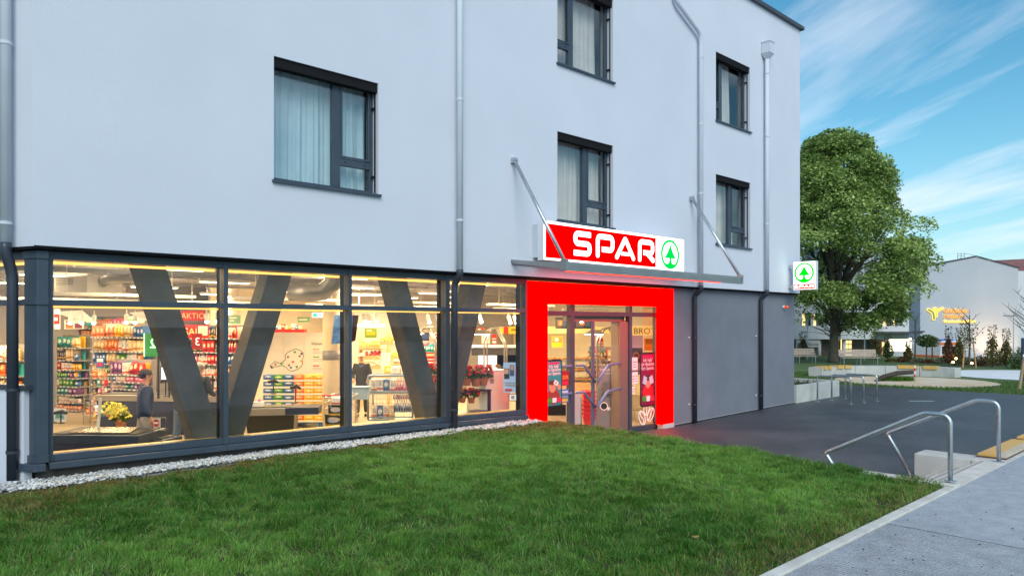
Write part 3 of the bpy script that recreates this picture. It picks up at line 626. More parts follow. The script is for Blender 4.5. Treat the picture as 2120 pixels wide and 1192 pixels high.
def lawn_blades(n, x0, x1, y0, y1, seed):
    rs = np.random.RandomState(seed); x = rs.uniform(x0,x1,n); y = rs.uniform(y0,y1,n)
    d = FX*x+FY*(y-CAMY); keep = (d > 5.0) & (rs.rand(n) < np.clip((11.5/d)**1.3, .42, 1)); x, y, d = x[keep], y[keep], d[keep]
    # tufts: pull blades together
    k = np.floor(x*6.5)+vnoise(x,y,.2,9); j = np.floor(y*6.5)
    gapm = vnoise(x,y,.13,41)*.6+vnoise(x,y,.31,42)*.4; kp = rs.rand(len(x)) < np.clip((gapm-.25)*3.2,.38,1); x, y, d = x[kp], y[kp], d[kp]
    clump = vnoise(x,y,.15,11); big = vnoise(x,y,.62,12); huge = vnoise(x,y,2.1,13)
    h = .040+.055*clump**1.3+.045*np.clip(big-.5,0,1)+rs.rand(len(x))*.022
    # short with wear by kerb and doors; tan by the doors also paints red glow
    wear_and_glow = np.clip(1-(y+7.3)/.7,0,1)*.5+np.clip((x-8.3)/2.2,0,1)*np.clip((y+3.6)/2.6,0,1)*.85+np.clip((y+.75)/.35,0,1)*.35
    wear_and_glow += np.clip((2.9-x)/1.6,0,1)*np.clip((y+2.6)/1.6,0,1)*.5*vnoise(x,y,.4,51)*2+np.clip((y+1.3)/.9,0,1)*.35*vnoise(x,y,.5,52)*2
    h *= 1-.35*np.clip(wear_and_glow,0,1); h += .035*np.clip((x-10.35)/.2,0,1)*np.clip((-y-1)/1,0,1)
    az = 2*PI*vnoise(x,y,.33,14)*2.2+rs.normal(0,1.0,len(x)); lean = np.clip(.30+.55*vnoise(x,y,.23,15)+rs.normal(0,.2,len(x)),.05,.93); flatb = rs.rand(len(x)) < .10*np.clip(huge*2,.3,1.6); lean[flatb] = .92; h[flatb] *= 1.55
    w = (.0052+.0022*rs.rand(len(x)))*np.clip(d/8,1,1.7)
    g0 = np.array([.042,.150,.018]); g1 = np.array([.205,.42,.070]); g2 = np.array([.32,.40,.15]); tan = np.array([.34,.22,.09])
    mixv = np.clip(.12+.55*(1-clump)+.85*(huge-.45)+rs.normal(0,.2,len(x)),0,1)[:,None]
    col = g0*(1-mixv)+g1*mixv; p = (flatb & (rs.rand(len(x)) < .8) | (rs.rand(len(x)) < .04))[:,None]; col = np.where(p, g2*(.7+.5*rs.rand(len(x),1)), col)
    q = (rs.rand(len(x)) < .035+.75*np.clip(wear_and_glow,0,1))[:,None]; col = np.where(q, tan*(.45+.8*rs.rand(len(x),1))*.85+.15*col, col)
    col *= (.75+.5*rs.rand(len(x),1))
    P = np.stack([x,y,lawn_z(x,y)-.004],-1)
    return blades('lawn_grass', P, h, w, lean, az, col)
lawn_blades(560000, -.6, 10.64, -7.30, -.25, 21)
def park_blades(n, seed):
    rs = np.random.RandomState(seed); x = rs.uniform(29.3,36,n); y = rs.uniform(-7.5,12,n)
    keep = (np.hypot(x-33.7,y-.5) > 3.1) & (x > 29.75-.075*(y-2)) ; x, y = x[keep], y[keep]; m_ = len(x)
    col = np.array([.10,.19,.05])*(.6+.8*rs.rand(m_,1)); q = rs.rand(m_) < .15; col[q] = np.array([.26,.24,.10])
    return blades('park_grass', np.stack([x,y,np.full(m_,.112)],-1), .05+.06*rs.rand(m_), np.full(m_,.02), rs.uniform(.2,.7,m_), rs.uniform(0,6.28,m_), col)
park_blades(60000, 5)
# fallen leaves in the lawn
lf = MB(); rnd = random.Random(4)
for _ in range(9):
    x, y = rnd.uniform(2,10.4), rnd.uniform(-7.1,-.5); z = float(lawn_z(x,y))+.05+rnd.random()*.02; a = rnd.uniform(0,6.28); s = rnd.uniform(.025,.05); t_ = rnd.uniform(-.4,.4)
    c, s_ = math.cos(a)*s, math.sin(a)*s
    lf.add([(x-c,y-s_,z),(x+s_*.6,y-c*.6,z+t_*s),(x+c,y+s_,z+.01),(x-s_*.6,y+c*.6,z-t_*s)], [(0,1,2,3)])
tag(lf.build('fallen_leaves', mat('autumn_leaf',(.30,.20,.045),.7,col2=(.18,.10,.04),vscale=2)), kind='stuff')

# gravel strip
MB().box(-1.5,10.33,-.265,.188,.3,.615).build('gravel_bed', mat('gravel_base',(.25,.25,.25),.9,var=.4,vscale=30))['kind'] = 'structure'
def pebbles(n, seed, fn, name, zf):
    rs = np.random.RandomState(seed); me0 = bmesh.new(); bmesh.ops.create_icosphere(me0, subdivisions=1, radius=1)
    v0 = np.array([v.co[:] for v in me0.verts]); f0 = np.array([[v.index for v in f.verts] for f in me0.faces]); me0.free()
    x, y = fn(rs, n); r = rs.uniform(.012,.026,n)
    sc_ = np.stack([r*rs.uniform(.8,1.5,n), r*rs.uniform(.8,1.2,n), r*rs.uniform(.5,.9,n)], -1); a = rs.uniform(0,6.28,n)
    V = v0[None]*sc_[:,None,:]*(1+.18*rs.normal(0,1,(n,len(v0),1))); ca_, sa_ = np.cos(a)[:,None], np.sin(a)[:,None]
    X = V[:,:,0]*ca_-V[:,:,1]*sa_; Y = V[:,:,0]*sa_+V[:,:,1]*ca_; V = np.stack([X+x[:,None], Y+y[:,None], V[:,:,2]+(zf(x,y)+rs.uniform(0,.03,n))[:,None]], -1)
    F_ = f0[None]+(np.arange(n)*len(v0))[:,None,None]
    m = bpy.data.materials.new('pebble'); m.use_nodes = True; t = m.node_tree; at_ = N(t,'ShaderNodeAttribute',attribute_name='Col'); t.links.new(at_.outputs['Color'], t.nodes['Principled BSDF'].inputs['Base Color'])
    t.nodes['Principled BSDF'].inputs['Roughness'].default_value = .7
    o = fmesh(name, V.reshape(-1,3), F_.reshape(-1,3), m)
    C_ = np.ones((n,len(v0),4), np.float32); base = np.array([.64,.635,.62])*rs.uniform(.45,1.15,(n,1)); base[rs.rand(n)<.12] *= np.array([1,.85,.7]); C_[:,:,:3] = base[:,None,:]
    o.data.color_attributes.new('Col','FLOAT_COLOR','POINT').data.foreach_set('color', C_.ravel())
    return tag(o, kind='stuff')
def strip(rs, n):
    x = rs.uniform(.9,10.33,n); e = -.37+.11*vnoise(x,x*0,.35,31); return x, e+(.17-e)*rs.rand(n)
pebbles(7500, 8, strip, 'white_gravel', lambda x, y: .620+.02*vnoise(x,y,.3,33))

# edge wall between lawn and forecourt, kerb stones along the path
ew = thing('retaining_edge', 'thin concrete edging holding the lawn above the asphalt forecourt', 'edging', (10.64,-.2,0))
for i in range(5): MB().box(0,.085,-1.3*(i+1)+.004,-1.3*i,-.3,.47+.03*(4-i)/4).build('edge_stone', m_conc, ew, bevel=.006)
kb = thing('path_kerb', 'pale concrete kerb between the lawn and the grey path', 'kerb', (0,-7.42,0))
for i in range(12): MB().box(10.52-1.15*(i+1)+.006,10.52-1.15*i,.003,.115,.1,.462).build('kerb_stone', m_lightconc, kb, bevel=.008)

# ------------------------------------------------------------------ stairs, block wall, seat pads, handrails
st = thing('stairs', 'short pale concrete stairs down from the path to the asphalt forecourt', 'stairs', (10.75,-7.42,0))
for i, (y0, y1, z) in enumerate(((.003,.36,.444),(.362,.69,.295),(.692,1.02,.147))):
    MB().box(0,2.295,y0,y1,-.1,z).build('step', m_lightconc, st, bevel=.008)
    MB().box(.05,2.25,y1-.075,y1-.03,z-.004,z+.0025).build('step_nosing', mat('step_strip',(.34,.33,.31),.9), st)
MB().box(-.21,-.004,.003,1.22,-.1,.485).build('cheek', m_lightconc, st, bevel=.01)
bw = thing('block_wall', 'low concrete block wall running from the stairs along the path', 'wall', (13.05,-7.42,0))
MB().box(0,.53,.485,1.29,-.2,.432).build('concrete_block', m_conc, bw, bevel=.012); MB().box(0,.53,.003,.475,-.2,.440).build('concrete_block', m_lightconc, bw, bevel=.012)
for i in range(5): MB().box(.54+2.45*i,2.98+2.45*i,.003,.53,-.2,.440).build('concrete_block', m_lightconc, bw, bevel=.012)
m_pad = mat('orange_wood_pad',(.72,.36,.055),.6,col2=(.62,.42,.16),vscale=5,bump=.15,bscale=25)
for i, x in enumerate((13.36,15.85)):
    sp = thing('seat_pad', ['orange timber seat pad on the block wall nearest the stairs','orange timber seat pad on the block wall at the right edge'][i], 'seat', (x,-7.34,.44))
    MB().box(0,2.15,0,.40,.004,.022).build('metal_tray', mat('rust_brown_edge',(.12,.07,.05),.6), sp)
    MB().box(.012,2.138,.15,.392,.0225,.058).build('seat_board', m_pad, sp, bevel=.005); MB().box(.012,2.138,.008,.146,.0225,.056).build('seat_board', mat('pale_worn_board',(.55,.47,.36),.7,var=.15,vscale=6), sp, bevel=.005)
def rail(pts, name, label, foot):
    t = thing(name, label, 'handrail', pts[0])
    rel = [Vector(p)-Vector(pts[0]) for p in pts]
    bend = lambda i, rr: fillet(rel[i-1:i+2], rr, 6)[1:-1]
    MB().tube([rel[0]]+bend(1,.13)+bend(2,.05)+bend(3,.055)+[rel[4]], .030, 14).build('rail_tube', m_steel, t, smooth=True)
    for q in foot: MB().lathe([(.075,.002),(.075,.010),(.04,.014)],16,Vector(q)-Vector(pts[0])).build('foot_plate', m_steel, t)
rail([(10.72,-7.31,.50),(10.72,-7.31,1.358),(10.72,-7.0,1.358),(10.72,-5.68,.66),(10.72,-6.13,.0)], 'handrail', 'front galvanised handrail beside the lawn', [(10.72,-7.31,.5),(10.72,-6.13,0)])
rail([(13.11,-7.30,.44),(13.11,-7.30,1.358),(13.11,-7.0,1.358),(13.11,-5.69,.70),(13.11,-6.09,.0)], 'handrail', 'rear galvanised handrail on the block wall', [(13.11,-7.30,.44),(13.11,-6.09,0)])
# bicycle hoops
for i, (x, y0, y1) in enumerate(((22.9,-1.20,-.17),(23.62,-1.30,-.31),(24.42,-1.40,-.42))):
    t = thing('bicycle_stand', ['galvanised bicycle hoop nearest the building','middle galvanised bicycle hoop','galvanised bicycle hoop nearest the planter end'][i], 'bike rack', (x,y0,.10), 0, 'bicycle hoops beside the planter')
    MB().tube(fillet([(0,0,0),(0,0,.82),(0,y1-y0,.82),(0,y1-y0,0)],.10,6), .027, 12).build('hoop', m_steel, t, smooth=True)
    for q in (0, y1-y0): MB().lathe([(.075,.003),(.075,.012),(.035,.016)],14,(0,q,0)).build('foot_plate', m_steel, t)
# planter beyond the building
pn = thing('planter', 'raised concrete planter with dark soil at the end of the building', 'planter', (22.06,.10,.08))
for a in ((0,3.15,0,.16),(2.99,3.15,.162,5),(0,.14,.162,5)): MB().box(a[0],a[1],a[2],a[3],-.1,.56).build('planter_wall', m_conc, pn, bevel=.01)
V = []; Fq = []; nn_ = 26
for i in range(nn_):
    for j in range(nn_): V.append((.15+2.83*i/(nn_-1), .165+4.8*j/(nn_-1), .43+.09*noise.noise((i*.5,j*.6,1))))
for i in range(nn_-1):
    for j in range(nn_-1): Fq.append((i*nn_+j,(i+1)*nn_+j,(i+1)*nn_+j+1,i*nn_+j+1))
fmesh('soil', np.array(V), np.array(Fq), mat('dark_soil',(.035,.026,.02),.95,var=.5,vscale=9,bump=.8,bscale=30), pn)
rs = np.random.RandomState(3); q = 500; P = np.stack([rs.uniform(22.3,25,q), rs.uniform(.4,4.8,q), np.full(q,.53)],-1)
b_ = blades('planter_weeds', P, .05+.13*rs.rand(q), np.full(q,.03), rs.uniform(.3,.8,q), rs.uniform(0,6.28,q), np.array([.05,.09,.03])*(.5+rs.rand(q,1)))

# debris on the path
rs = np.random.RandomState(77); db = MB()
for _ in range(420):
    d = rs.uniform(5.5,16); px = rs.uniform(1500,2180); q = gp(px,d,.443)
    if q.y > -7.5: continue
    s = rs.uniform(.004,.013); a = rs.uniform(0,6.28); c, n = math.cos(a)*s, math.sin(a)*s
    db.hexa([(q.x-c,q.y-n,.4405),(q.x+n*.7,q.y-c*.7,.4405),(q.x+c,q.y+n,.4405),(q.x-n*.7,q.y+c*.7,.4405),(q.x-c*.6,q.y-n*.6,.4405+s*.6),(q.x+n*.5,q.y-c*.5,.4405+s*.5),(q.x+c*.6,q.y+n*.6,.4405+s*.4),(q.x-n*.5,q.y+c*.5,.4405+s*.5)])
tag(db.build('path_debris', mat('debris_dark',(.05,.045,.035),.9)), kind='stuff')

dl = thing('drain_lid', 'thin pale metal strip lying on the asphalt beyond the bicycle hoops', 'drain cover', gp(1884,23.2,.102), FACE)
MB().box(0,.78,0,.12,.0,.014).build('lid_plate', mat('pale_blue_zinc',(.34,.42,.46),.4,metal=.3), dl)
# ------------------------------------------------------------------ park: play circle, seats, benches
pc = thing('play_surface', 'round sand coloured play surface set in the park lawn', 'play area', (33.7,.5,.115))
MB().lathe([(3.1,-.1),(3.1,.012),(3.06,.016)],64).build('rubber_surface', mat('sand_rubber',(.72,.60,.48),.9,col2=(.60,.42,.24),vscale=.7,bump=.2), pc)
sheet('paved_circle', [(42+4.2*math.cos(2*PI*k/48), -2.4+4.2*math.sin(2*PI*k/48), .128) for k in range(48)], mat('white_paving',(.75,.75,.77),.9,var=.06,vscale=2))
sw = thing('seat_wall', 'curved concrete seat wall around the play surface', 'seat wall', (33.7,.5,.10))
def arc_block(mb, r0, r1, a0, a1, z0, z1, n=6):
    for k in range(n):
        t0, t1 = a0+(a1-a0)*k/n, a0+(a1-a0)*(k+1)/n
        c = lambda r, t, z: (r*math.cos(t), r*math.sin(t), z)
        mb.hexa([c(r0,t0,z0),c(r1,t0,z0),c(r1,t1,z0),c(r0,t1,z0),c(r0,t0,z1),c(r1,t0,z1),c(r1,t1,z1),c(r0,t1,z1)])
    return mb
dg = math.radians
for a0, a1 in ((-8,14),(14.3,36),(36.3,58),(58.3,77),(77.3,96)): arc_block(MB(),3.75,4.35,dg(a0),dg(a1),-.05,.46).build('wall_block', m_conc, sw)
for i, (a0, a1, lb) in enumerate(((88,93,'leftmost'),(81.5,86,'second from left'),(69,75,'third from left'),(61.5,67.5,'fourth from left'),(15,28,'longer one near the right end'),(3,12,'one at the right end'))):
    arc_block(MB(),3.70,4.0,dg(a0),dg(a1),.467,.50,4)
    o = arc_block(MB(),3.69,4.12,dg(a0),dg(a1),.463,.505,4); arc_block(o,3.69,3.74,dg(a0),dg(a1),.36,.462,4)
    tag(o.build('seat_cushion', m_pad, None, (33.7,.5,.10)), 'orange seat board on the curved concrete wall, '+lb, 'seat', 'orange boards on the curved seat wall')
lg = thing('log', 'dark bent log lying across the far side of the play surface', 'log', gp(1812,31,.12), FACE)
MB().tube([(0,0,0),(.35,0,.22),(.9,0,.36),(1.6,.05,.40)], [.06,.09,.10,.09], 9).build('log_body', mat('dark_bark',(.06,.045,.04),.9,var=.4,vscale=6,bump=.5), lg, smooth=True)
rs = np.random.RandomState(9); q = 900; c0 = gp(1855,31.3,.11)
th = rs.uniform(0,6.28,q); rr = np.sqrt(rs.rand(q)); P = np.stack([c0.x+RX*rr*np.cos(th)*.8+FX*rr*np.sin(th)*.3, c0.y+RY*rr*np.cos(th)*.8+FY*rr*np.sin(th)*.3, np.full(q,.14)],-1)
blades('bright_grass_tuft', P, .10+.14*rs.rand(q), np.full(q,.025), rs.uniform(.1,.5,q), rs.uniform(0,6.28,q), np.array([.10,.22,.025])*(.6+.7*rs.rand(q,1)))
mp_ = thing('marker_post', 'slim red and white striped marker post by the play surface', 'post', gp(1893.5,31.8,.12), FACE)
for k in range(5): MB().lathe([(.035,.13*k),(.035,.13*k+.128)],10).build('post_band', mat(['white_enamel','red_enamel'][k%2], [(.75,.75,.75),(.6,.03,.03)][k%2], .4), mp_)
m_slat = mat('pale_bench_wood',(.46,.36,.30),.7,var=.15,vscale=8,bump=.1)
def bench(px, dist, label):
    t = thing('park_bench', label, 'bench', gp(px,dist,.115), FACE, 'slatted benches on the lawn')
    for k in range(4): MB().box(-1.12,1.12,-.42+.10*k,-.335+.10*k,.42,.455).build('seat_slat', m_slat, t)
    for k in range(4): MB().hexa([(-1.12,.03+.02*k,.50+.105*k),(1.12,.03+.02*k,.50+.105*k),(1.12,.06+.02*k,.50+.105*k),(-1.12,.06+.02*k,.50+.105*k),(-1.12,.045+.02*k,.59+.105*k),(1.12,.045+.02*k,.59+.105*k),(1.12,.075+.02*k,.59+.105*k),(-1.12,.075+.02*k,.59+.105*k)]).build('back_slat', m_slat, t)
    for x in (-1.0,0,1.0):
        f = MB(); f.tube([(x,-.38,0),(x,-.38,.41),(x,.04,.41),(x,.16,.92)], .022, 6); f.tube([(x,.06,.41),(x,.12,0)], .022, 6)
        if x: f.tube(fillet([(x,-.38,.42),(x,-.38,.64),(x,.08,.64)],.08,3), .018, 6)
        f.build('bench_frame', m_steel, t)
bench(1776,44,'slatted wooden bench on the lawn to the right of the big tree trunk'); bench(1650,46,'slatted wooden bench half hidden behind the grey wall end')
def lamp_post(px, dist, ytop, label, z0=.1, arm=True):
    b = gp(px,dist,z0); ht = EYE-(ytop-671)/1520*dist-z0
    t = thing('street_lamp', label, 'street lamp', b, FACE)
    MB().tube([(0,0,0),(0,0,ht)], [.05,.035], 8).build('pole', m_steel, t)
    if arm: MB().box(-.95,.12,-.12,.12,ht,ht+.07).build('lamp_head', m_anth, t)
    else: MB().lathe([(.05,ht),(.09,ht+.02),(.09,ht+.1),(.03,ht+.12)],10).build('lamp_head', m_steel, t)
lamp_post(2098,70,654,'tall street lamp in front of the gable wall',-1.5); lamp_post(1671.5,50,652,'thin lamp post between the grey wall and the tree',arm=False); lamp_post(1790,50,653,'thin lamp post right of the tree trunk',arm=False)

# ------------------------------------------------------------------ foliage
def leaf_mat(name, c1, c2, trans=.25):
    m = bpy.data.materials.new(name); m.use_nodes = True; t = m.node_tree; b = t.nodes['Principled BSDF']
    at_ = N(t,'ShaderNodeAttribute',attribute_name='Col'); r = N(t,'ShaderNodeMix',data_type='RGBA'); r.inputs[6].default_value=(*c1,1); r.inputs[7].default_value=(*c2,1)
    s = N(t,'ShaderNodeSeparateColor'); t.links.new(at_.outputs['Color'], s.inputs[0]); t.links.new(s.outputs[0], r.inputs[0]); t.links.new(r.outputs[2], b.inputs['Base Color'])
    b.inputs['Roughness'].default_value=.5; b.inputs['Specular IOR Level'].default_value=.3
    tr = N(t,'ShaderNodeBsdfTranslucent'); t.links.new(r.outputs[2], tr.inputs[0]); mx = N(t,'ShaderNodeMixShader'); mx.inputs[0].default_value=trans
    o = t.nodes['Material Output']; t.links.new(b.outputs[0], mx.inputs[1]); t.links.new(tr.outputs[0], mx.inputs[2]); t.links.new(mx.outputs[0], o.inputs[0]); return m
def leaves(name, P, size, m, parent, rs, up=.5, tone=None):
    n = len(P); d = rs.normal(0,1,(n,3)); d[:,2] += up*2; d /= np.linalg.norm(d,axis=1,keepdims=True)
    r = rs.normal(0,1,(n,3)); u = np.cross(d,r); u /= np.linalg.norm(u,axis=1,keepdims=True)+1e-9; v = np.cross(d,u)
    s = (size*rs.uniform(.6,1.3,n))[:,None]
    V = np.stack([P-u*s*.5, P+v*s*.38+d*s*.10, P+u*s*.5, P-v*s*.38+d*s*.10],1)
    o = fmesh(name, V.reshape(-1,3), np.arange(n*4).reshape(-1,4), m, parent)
    C_ = np.ones((n,4,4),np.float32); tn = rs.rand(n) if tone is None else np.clip(tone+rs.normal(0,.22,n),0,1); C_[:,:,:3] = tn[:,None,None]
    o.data.color_attributes.new('Col','FLOAT_COLOR','POINT').data.foreach_set('color', C_.ravel()); return o
m_bark = mat('tree_bark',(.115,.10,.075),.95,col2=(.06,.055,.04),vscale=4,bump=.8,bscale=14)
m_leaf = leaf_mat('maple_leaf',(.12,.205,.04),(.50,.62,.21))
bt = thing('big_tree', 'large round crowned leafy tree standing behind the building corner', 'tree', gp(1725,46.6,.1), FACE)
rs = np.random.RandomState(17); rnd = random.Random(17)
prof_z = [1.7,2.5,3.5,4.7,5.9,7.2,8.4,9.3,10.0,10.8,11.6,12.6,13.4,14.35]; prof_r = [1.2,3.3,4.7,5.1,6.0,5.6,5.0,4.3,3.5,3.55,3.5,2.9,2.1,.7]
lump = lambda a, z: 1+.05*math.sin(3*a+z*1.1)+.05*math.sin(5*a-z*1.9+1)+.03*math.sin(9*a+z*3.1)
tm = MB(); tm.tube([(0,0,-.1),(.0,0,.25),(.03,.02,.9),(.1,.05,1.9),(.16,.05,2.6)], [.40,.33,.28,.26,.30], 14)
ends = []
for k in range(15):
    a = k*2.4+rnd.uniform(-.3,.3); zt = rnd.uniform(4.0,12.6); R_ = np.interp(zt,prof_z,prof_r)*rnd.uniform(.5,.85)
    p0 = Vector((.16,.05,rnd.uniform(1.7,2.7))); p3 = Vector((math.cos(a)*R_+.3, math.sin(a)*R_, zt)); p1 = p0+Vector((math.cos(a)*R_*.22,math.sin(a)*R_*.22,(zt-2.4)*.45)); p2 = p0.lerp(p3,.68)+Vector((0,0,.5))
    pts = [p0,p0.lerp(p1,.5),p1,p1.lerp(p2,.55),p2,p3]; tm.tube(pts,[.20,.17,.14,.10,.07,.03],8); ends += [(p1,p3),(p2,p3)]
    for _ in range(5):
        s0 = pts[rnd.randint(2,4)]; dv = Vector((rnd.uniform(-1,1),rnd.uniform(-1,1),rnd.uniform(-.1,.9)))*rnd.uniform(1.0,2.2); tm.tube([s0,s0+dv*.5+Vector((0,0,.12)),s0+dv],[.05,.035,.012],5)
for _ in range(60):                                            # bare twigs around the fork
    a = rnd.uniform(0,6.28); s0 = Vector((.1+math.cos(a)*.3,math.sin(a)*.3,rnd.uniform(1.6,2.8))); dv = Vector((math.cos(a),math.sin(a),rnd.uniform(-.1,.8)))*rnd.uniform(.8,2.0)
    tm.tube([s0,s0+dv*.5+Vector((0,0,.1)),s0+dv],[.02,.012,.004],4)
tm.build('trunk', m_bark, bt, smooth=True)
PT = []; TN = []
for k in range(390):
    z = rnd.uniform(2.0,14.1); Rm = np.interp(z,prof_z,prof_r); a = rnd.uniform(0,6.28); f = math.sqrt(rnd.uniform(.12,1.0)); f = f if rnd.random()<.35 else rnd.uniform(.74,1.0)
    cr_ = rnd.uniform(.5,1.15); R_ = max(0,(Rm*lump(a,z)-cr_*.75))*f; c = np.array([math.cos(a)*R_+.1, math.sin(a)*R_, z])
    n = int(430*cr_**1.7)+30; d = rs.normal(0,1,(n,3)); d[:,2] = d[:,2]*.75+.35; d /= np.linalg.norm(d,axis=1,keepdims=True); rad = cr_*(.72+.36*rs.rand(n)**.7)*(1+.22*np.sin(d[:,0]*7+k)*np.sin(d[:,1]*6+2*k)*np.cos(d[:,2]*5))
    if z < 5.6 and -1.6 < c[0] < 1.3 and c[1] < 0 and rnd.random() < .75: continue
    if z < 3.6 and (c[0] < .9 or z < 1.7+.28*abs(c[0]-3.2)): continue
    PT.append(c+d*rad[:,None]*np.array([1.12,1.12,.72])); TN.append(np.full(n,rnd.uniform(.12,.88)))
for k in range(10):                                            # low hanging sprays on the left
    c = np.array([rnd.uniform(-3.2,-1.2) if k < 6 else rnd.uniform(.8,1.8), rnd.uniform(-2.5,-.5), rnd.uniform(2.6,3.6) if k < 6 else rnd.uniform(2.0,3.0)]); PT.append(c+rs.normal(0,.22,(40,3))*np.array([1.6,1,.7])); TN.append(np.full(40,.35))
leaves('crown', np.concatenate(PT), .19, m_leaf, bt, rs, .9, np.concatenate(TN))

m_horn = leaf_mat('hornbeam_leaf',(.08,.085,.028),(.26,.20,.06)); m_dgreen = leaf_mat('dark_green_leaf',(.04,.075,.022),(.11,.17,.05)); m_red = leaf_mat('reddish_leaf',(.10,.055,.03),(.22,.10,.05)); m_pale = leaf_mat('pale_shrub_leaf',(.12,.115,.07),(.22,.21,.14))
def column_tree(px, dist, ytop, wid, label, m=m_horn, base=None, tops=True, nl=900):
    b = gp(px,dist,.11); ht = EYE-(ytop-671)/1520*dist-.11; s_ = random.Random(int(px)); r_ = np.random.RandomState(int(px)); w = wid/1520*dist/2
    t = thing('columnar_tree', label, 'tree', b, FACE, 'young columnar trees across the park')
    k = MB(); k.tube([(0,0,0),(.02,0,ht*.75)],[.05,.02],6); solid = ht*(.68 if tops else .98)
    for _ in range(8):
        x0 = s_.uniform(-w*.6,w*.6); k.tube([(x0*.3,0,ht*.25),(x0,s_.uniform(-.1,.1),ht*s_.uniform(.75,1.0))],[.02,.006],4)
    k.build('trunk', m_bark, t)
    z = r_.beta(1.3,1.5,nl)*solid*.9+ht*.08; rr = w*np.sqrt(r_.rand(nl))*np.clip(np.sin(PI*np.clip((z-ht*.05)/(solid),0.03,1)**.75),.15,1); a = r_.uniform(0,6.28,nl)
    P = np.stack([rr*np.cos(a),rr*np.sin(a),z],-1)
    if tops: q = nl//9; P = np.concatenate([P, np.stack([r_.choice([-.5,-.2,.1,.45],q)*w+r_.normal(0,.04,q), r_.normal(0,.06,q), r_.uniform(solid*.8,ht,q)],-1)])
    leaves('crown', P, .105, m, t, r_, .2); return t
column_tree(1964,42,674,24,'young hornbeam in front of the ambulance, left of a pair',m_red); column_tree(1986,42.5,679,24,'young yellowish hornbeam, right of the pair by the ambulance')
column_tree(2054.6,41,672,30,'dense columnar tree below the warm wall glow'); column_tree(2083,41.5,680,26,'slimmer columnar tree left of the street lamp pole')
column_tree(1662,50,684,24,'small yellow columnar tree behind the left bench'); column_tree(1811,50,686,24,'columnar tree behind the right end of the bench'); column_tree(1838,50,690,24,'dark columnar tree in front of the lit entrance',m_dgreen); column_tree(1880,47,704,18,'narrow columnar tree in front of the bright doorway',m_horn)
rt = thing('round_tree', 'small round crowned tree on a thin stem left of the ambulance', 'tree', gp(1918,48,.11), FACE)
MB().tube([(0,0,0),(.0,0,1.0)],[.05,.04],7).build('trunk', m_bark, rt); r_ = np.random.RandomState(2); d = r_.normal(0,1,(1500,3)); d /= np.linalg.norm(d,axis=1,keepdims=True)
leaves('crown', np.array([0,0,1.35])+d*(r_.rand(1500,1)**.35)*np.array([.66,.6,.42]), .10, m_dgreen, rt, r_, .4)
rt2 = thing('round_tree', 'second small round tree with a looser olive crown just right of the first', 'tree', gp(1930,49,.11), FACE)
MB().tube([(0,0,0),(0,0,.95)],[.05,.04],7).build('trunk', m_bark, rt2); d = r_.normal(0,1,(700,3)); d /= np.linalg.norm(d,axis=1,keepdims=True)
leaves('crown', np.array([0,0,1.25])+d*(r_.rand(700,1)**.4)*np.array([.48,.45,.38]), .10, m_horn, rt2, r_, .4)
def bare_tree(px, dist, ytop, label, nb=12, spread=.5, seed=1, lv=0, z0=.11, stake=False):
    s_ = random.Random(seed); ht = EYE-(ytop-671)/1520*dist-z0; t = thing('young_tree', label, 'tree', gp(px,dist,z0), FACE)
    k = MB(); k.tube([(0,0,0),(.03,0,ht*.5),(0,0,ht)],[.06,.04,.008],6)
    for _ in range(nb):
        z = ht*s_.uniform(.35,.85); a = s_.uniform(0,6.28); l = ht*s_.uniform(.15,.38); e = Vector((math.cos(a)*l*spread*1.5, math.sin(a)*l*spread, z+l*.8)); m0 = Vector((0,0,z)); k.tube([m0,m0.lerp(e,.5)+Vector((0,0,-.03)),e],[.022,.015,.005],4)
        for _ in range(2):
            f = m0.lerp(e,s_.uniform(.4,.8)); k.tube([f,f+Vector((s_.uniform(-.3,.3),s_.uniform(-.2,.2),s_.uniform(.1,.35)))],[.01,.004],3)
    k.build('trunk', m_bark, t)
    if lv: r_ = np.random.RandomState(seed); leaves('crown', np.stack([r_.normal(-.1,.22,lv),r_.normal(0,.2,lv),r_.normal(ht*.55,ht*.13,lv)],-1), .10, m_dgreen, t, r_, .2)
    return t
bare_tree(2006.5,41,640,'thin bare young tree held by two wooden stakes',14,.55,3,420); bare_tree(1894,46,648,'thin bare sapling left of the round tree',10,.3,5); bare_tree(2132,36,585,'bare tree reaching in from the right edge',22,.75,8); bare_tree(1738,47.5,650,'thin bare shrub stems beside the big trunk',12,.8,9)
sk = thing('tree_stake', 'pair of pale wooden stakes with crossbar around the bare young tree', 'stake', gp(2006.5,40.8,.11), FACE)
m_stake = mat('pale_stake_wood',(.40,.27,.16),.8,var=.15)
for x0, x1 in ((-.36,-.22),(.38,.22)): MB().tube([(x0,0,0),(x1,0,1.45)],.04,7).build('stake', m_stake, sk)
MB().box(-.36,.34,-.06,-.03,1.36,1.48).build('crossbar', mat('grey_wood',(.2,.17,.14),.9), sk)
wp = thing('wooden_stake', 'leaning wooden tree stake at the right edge', 'stake', gp(2109.5,27,.11), FACE); MB().tube([(0,0,0),(.2,0,1.2)],.055,8).build('stake', m_stake, wp)
bp_ = thing('park_post', 'dark blue square post at the right edge', 'post', gp(2117.5,31,.11), FACE); MB().box(-.045,.045,-.045,.045,0,1.85).build('post', mat('navy_post',(.02,.035,.07),.4), bp_); MB().box(-.025,.025,-.0475,-.0455,1.05,1.16).build('tag', m_white, bp_)
ns = thing('parking_sign', 'round blue and red road sign on a pole between the shrubs', 'road sign', gp(2045,48,.11), FACE); MB().tube([(0,0,0),(0,0,1.3)],.02,6).build('pole', m_steel, ns)
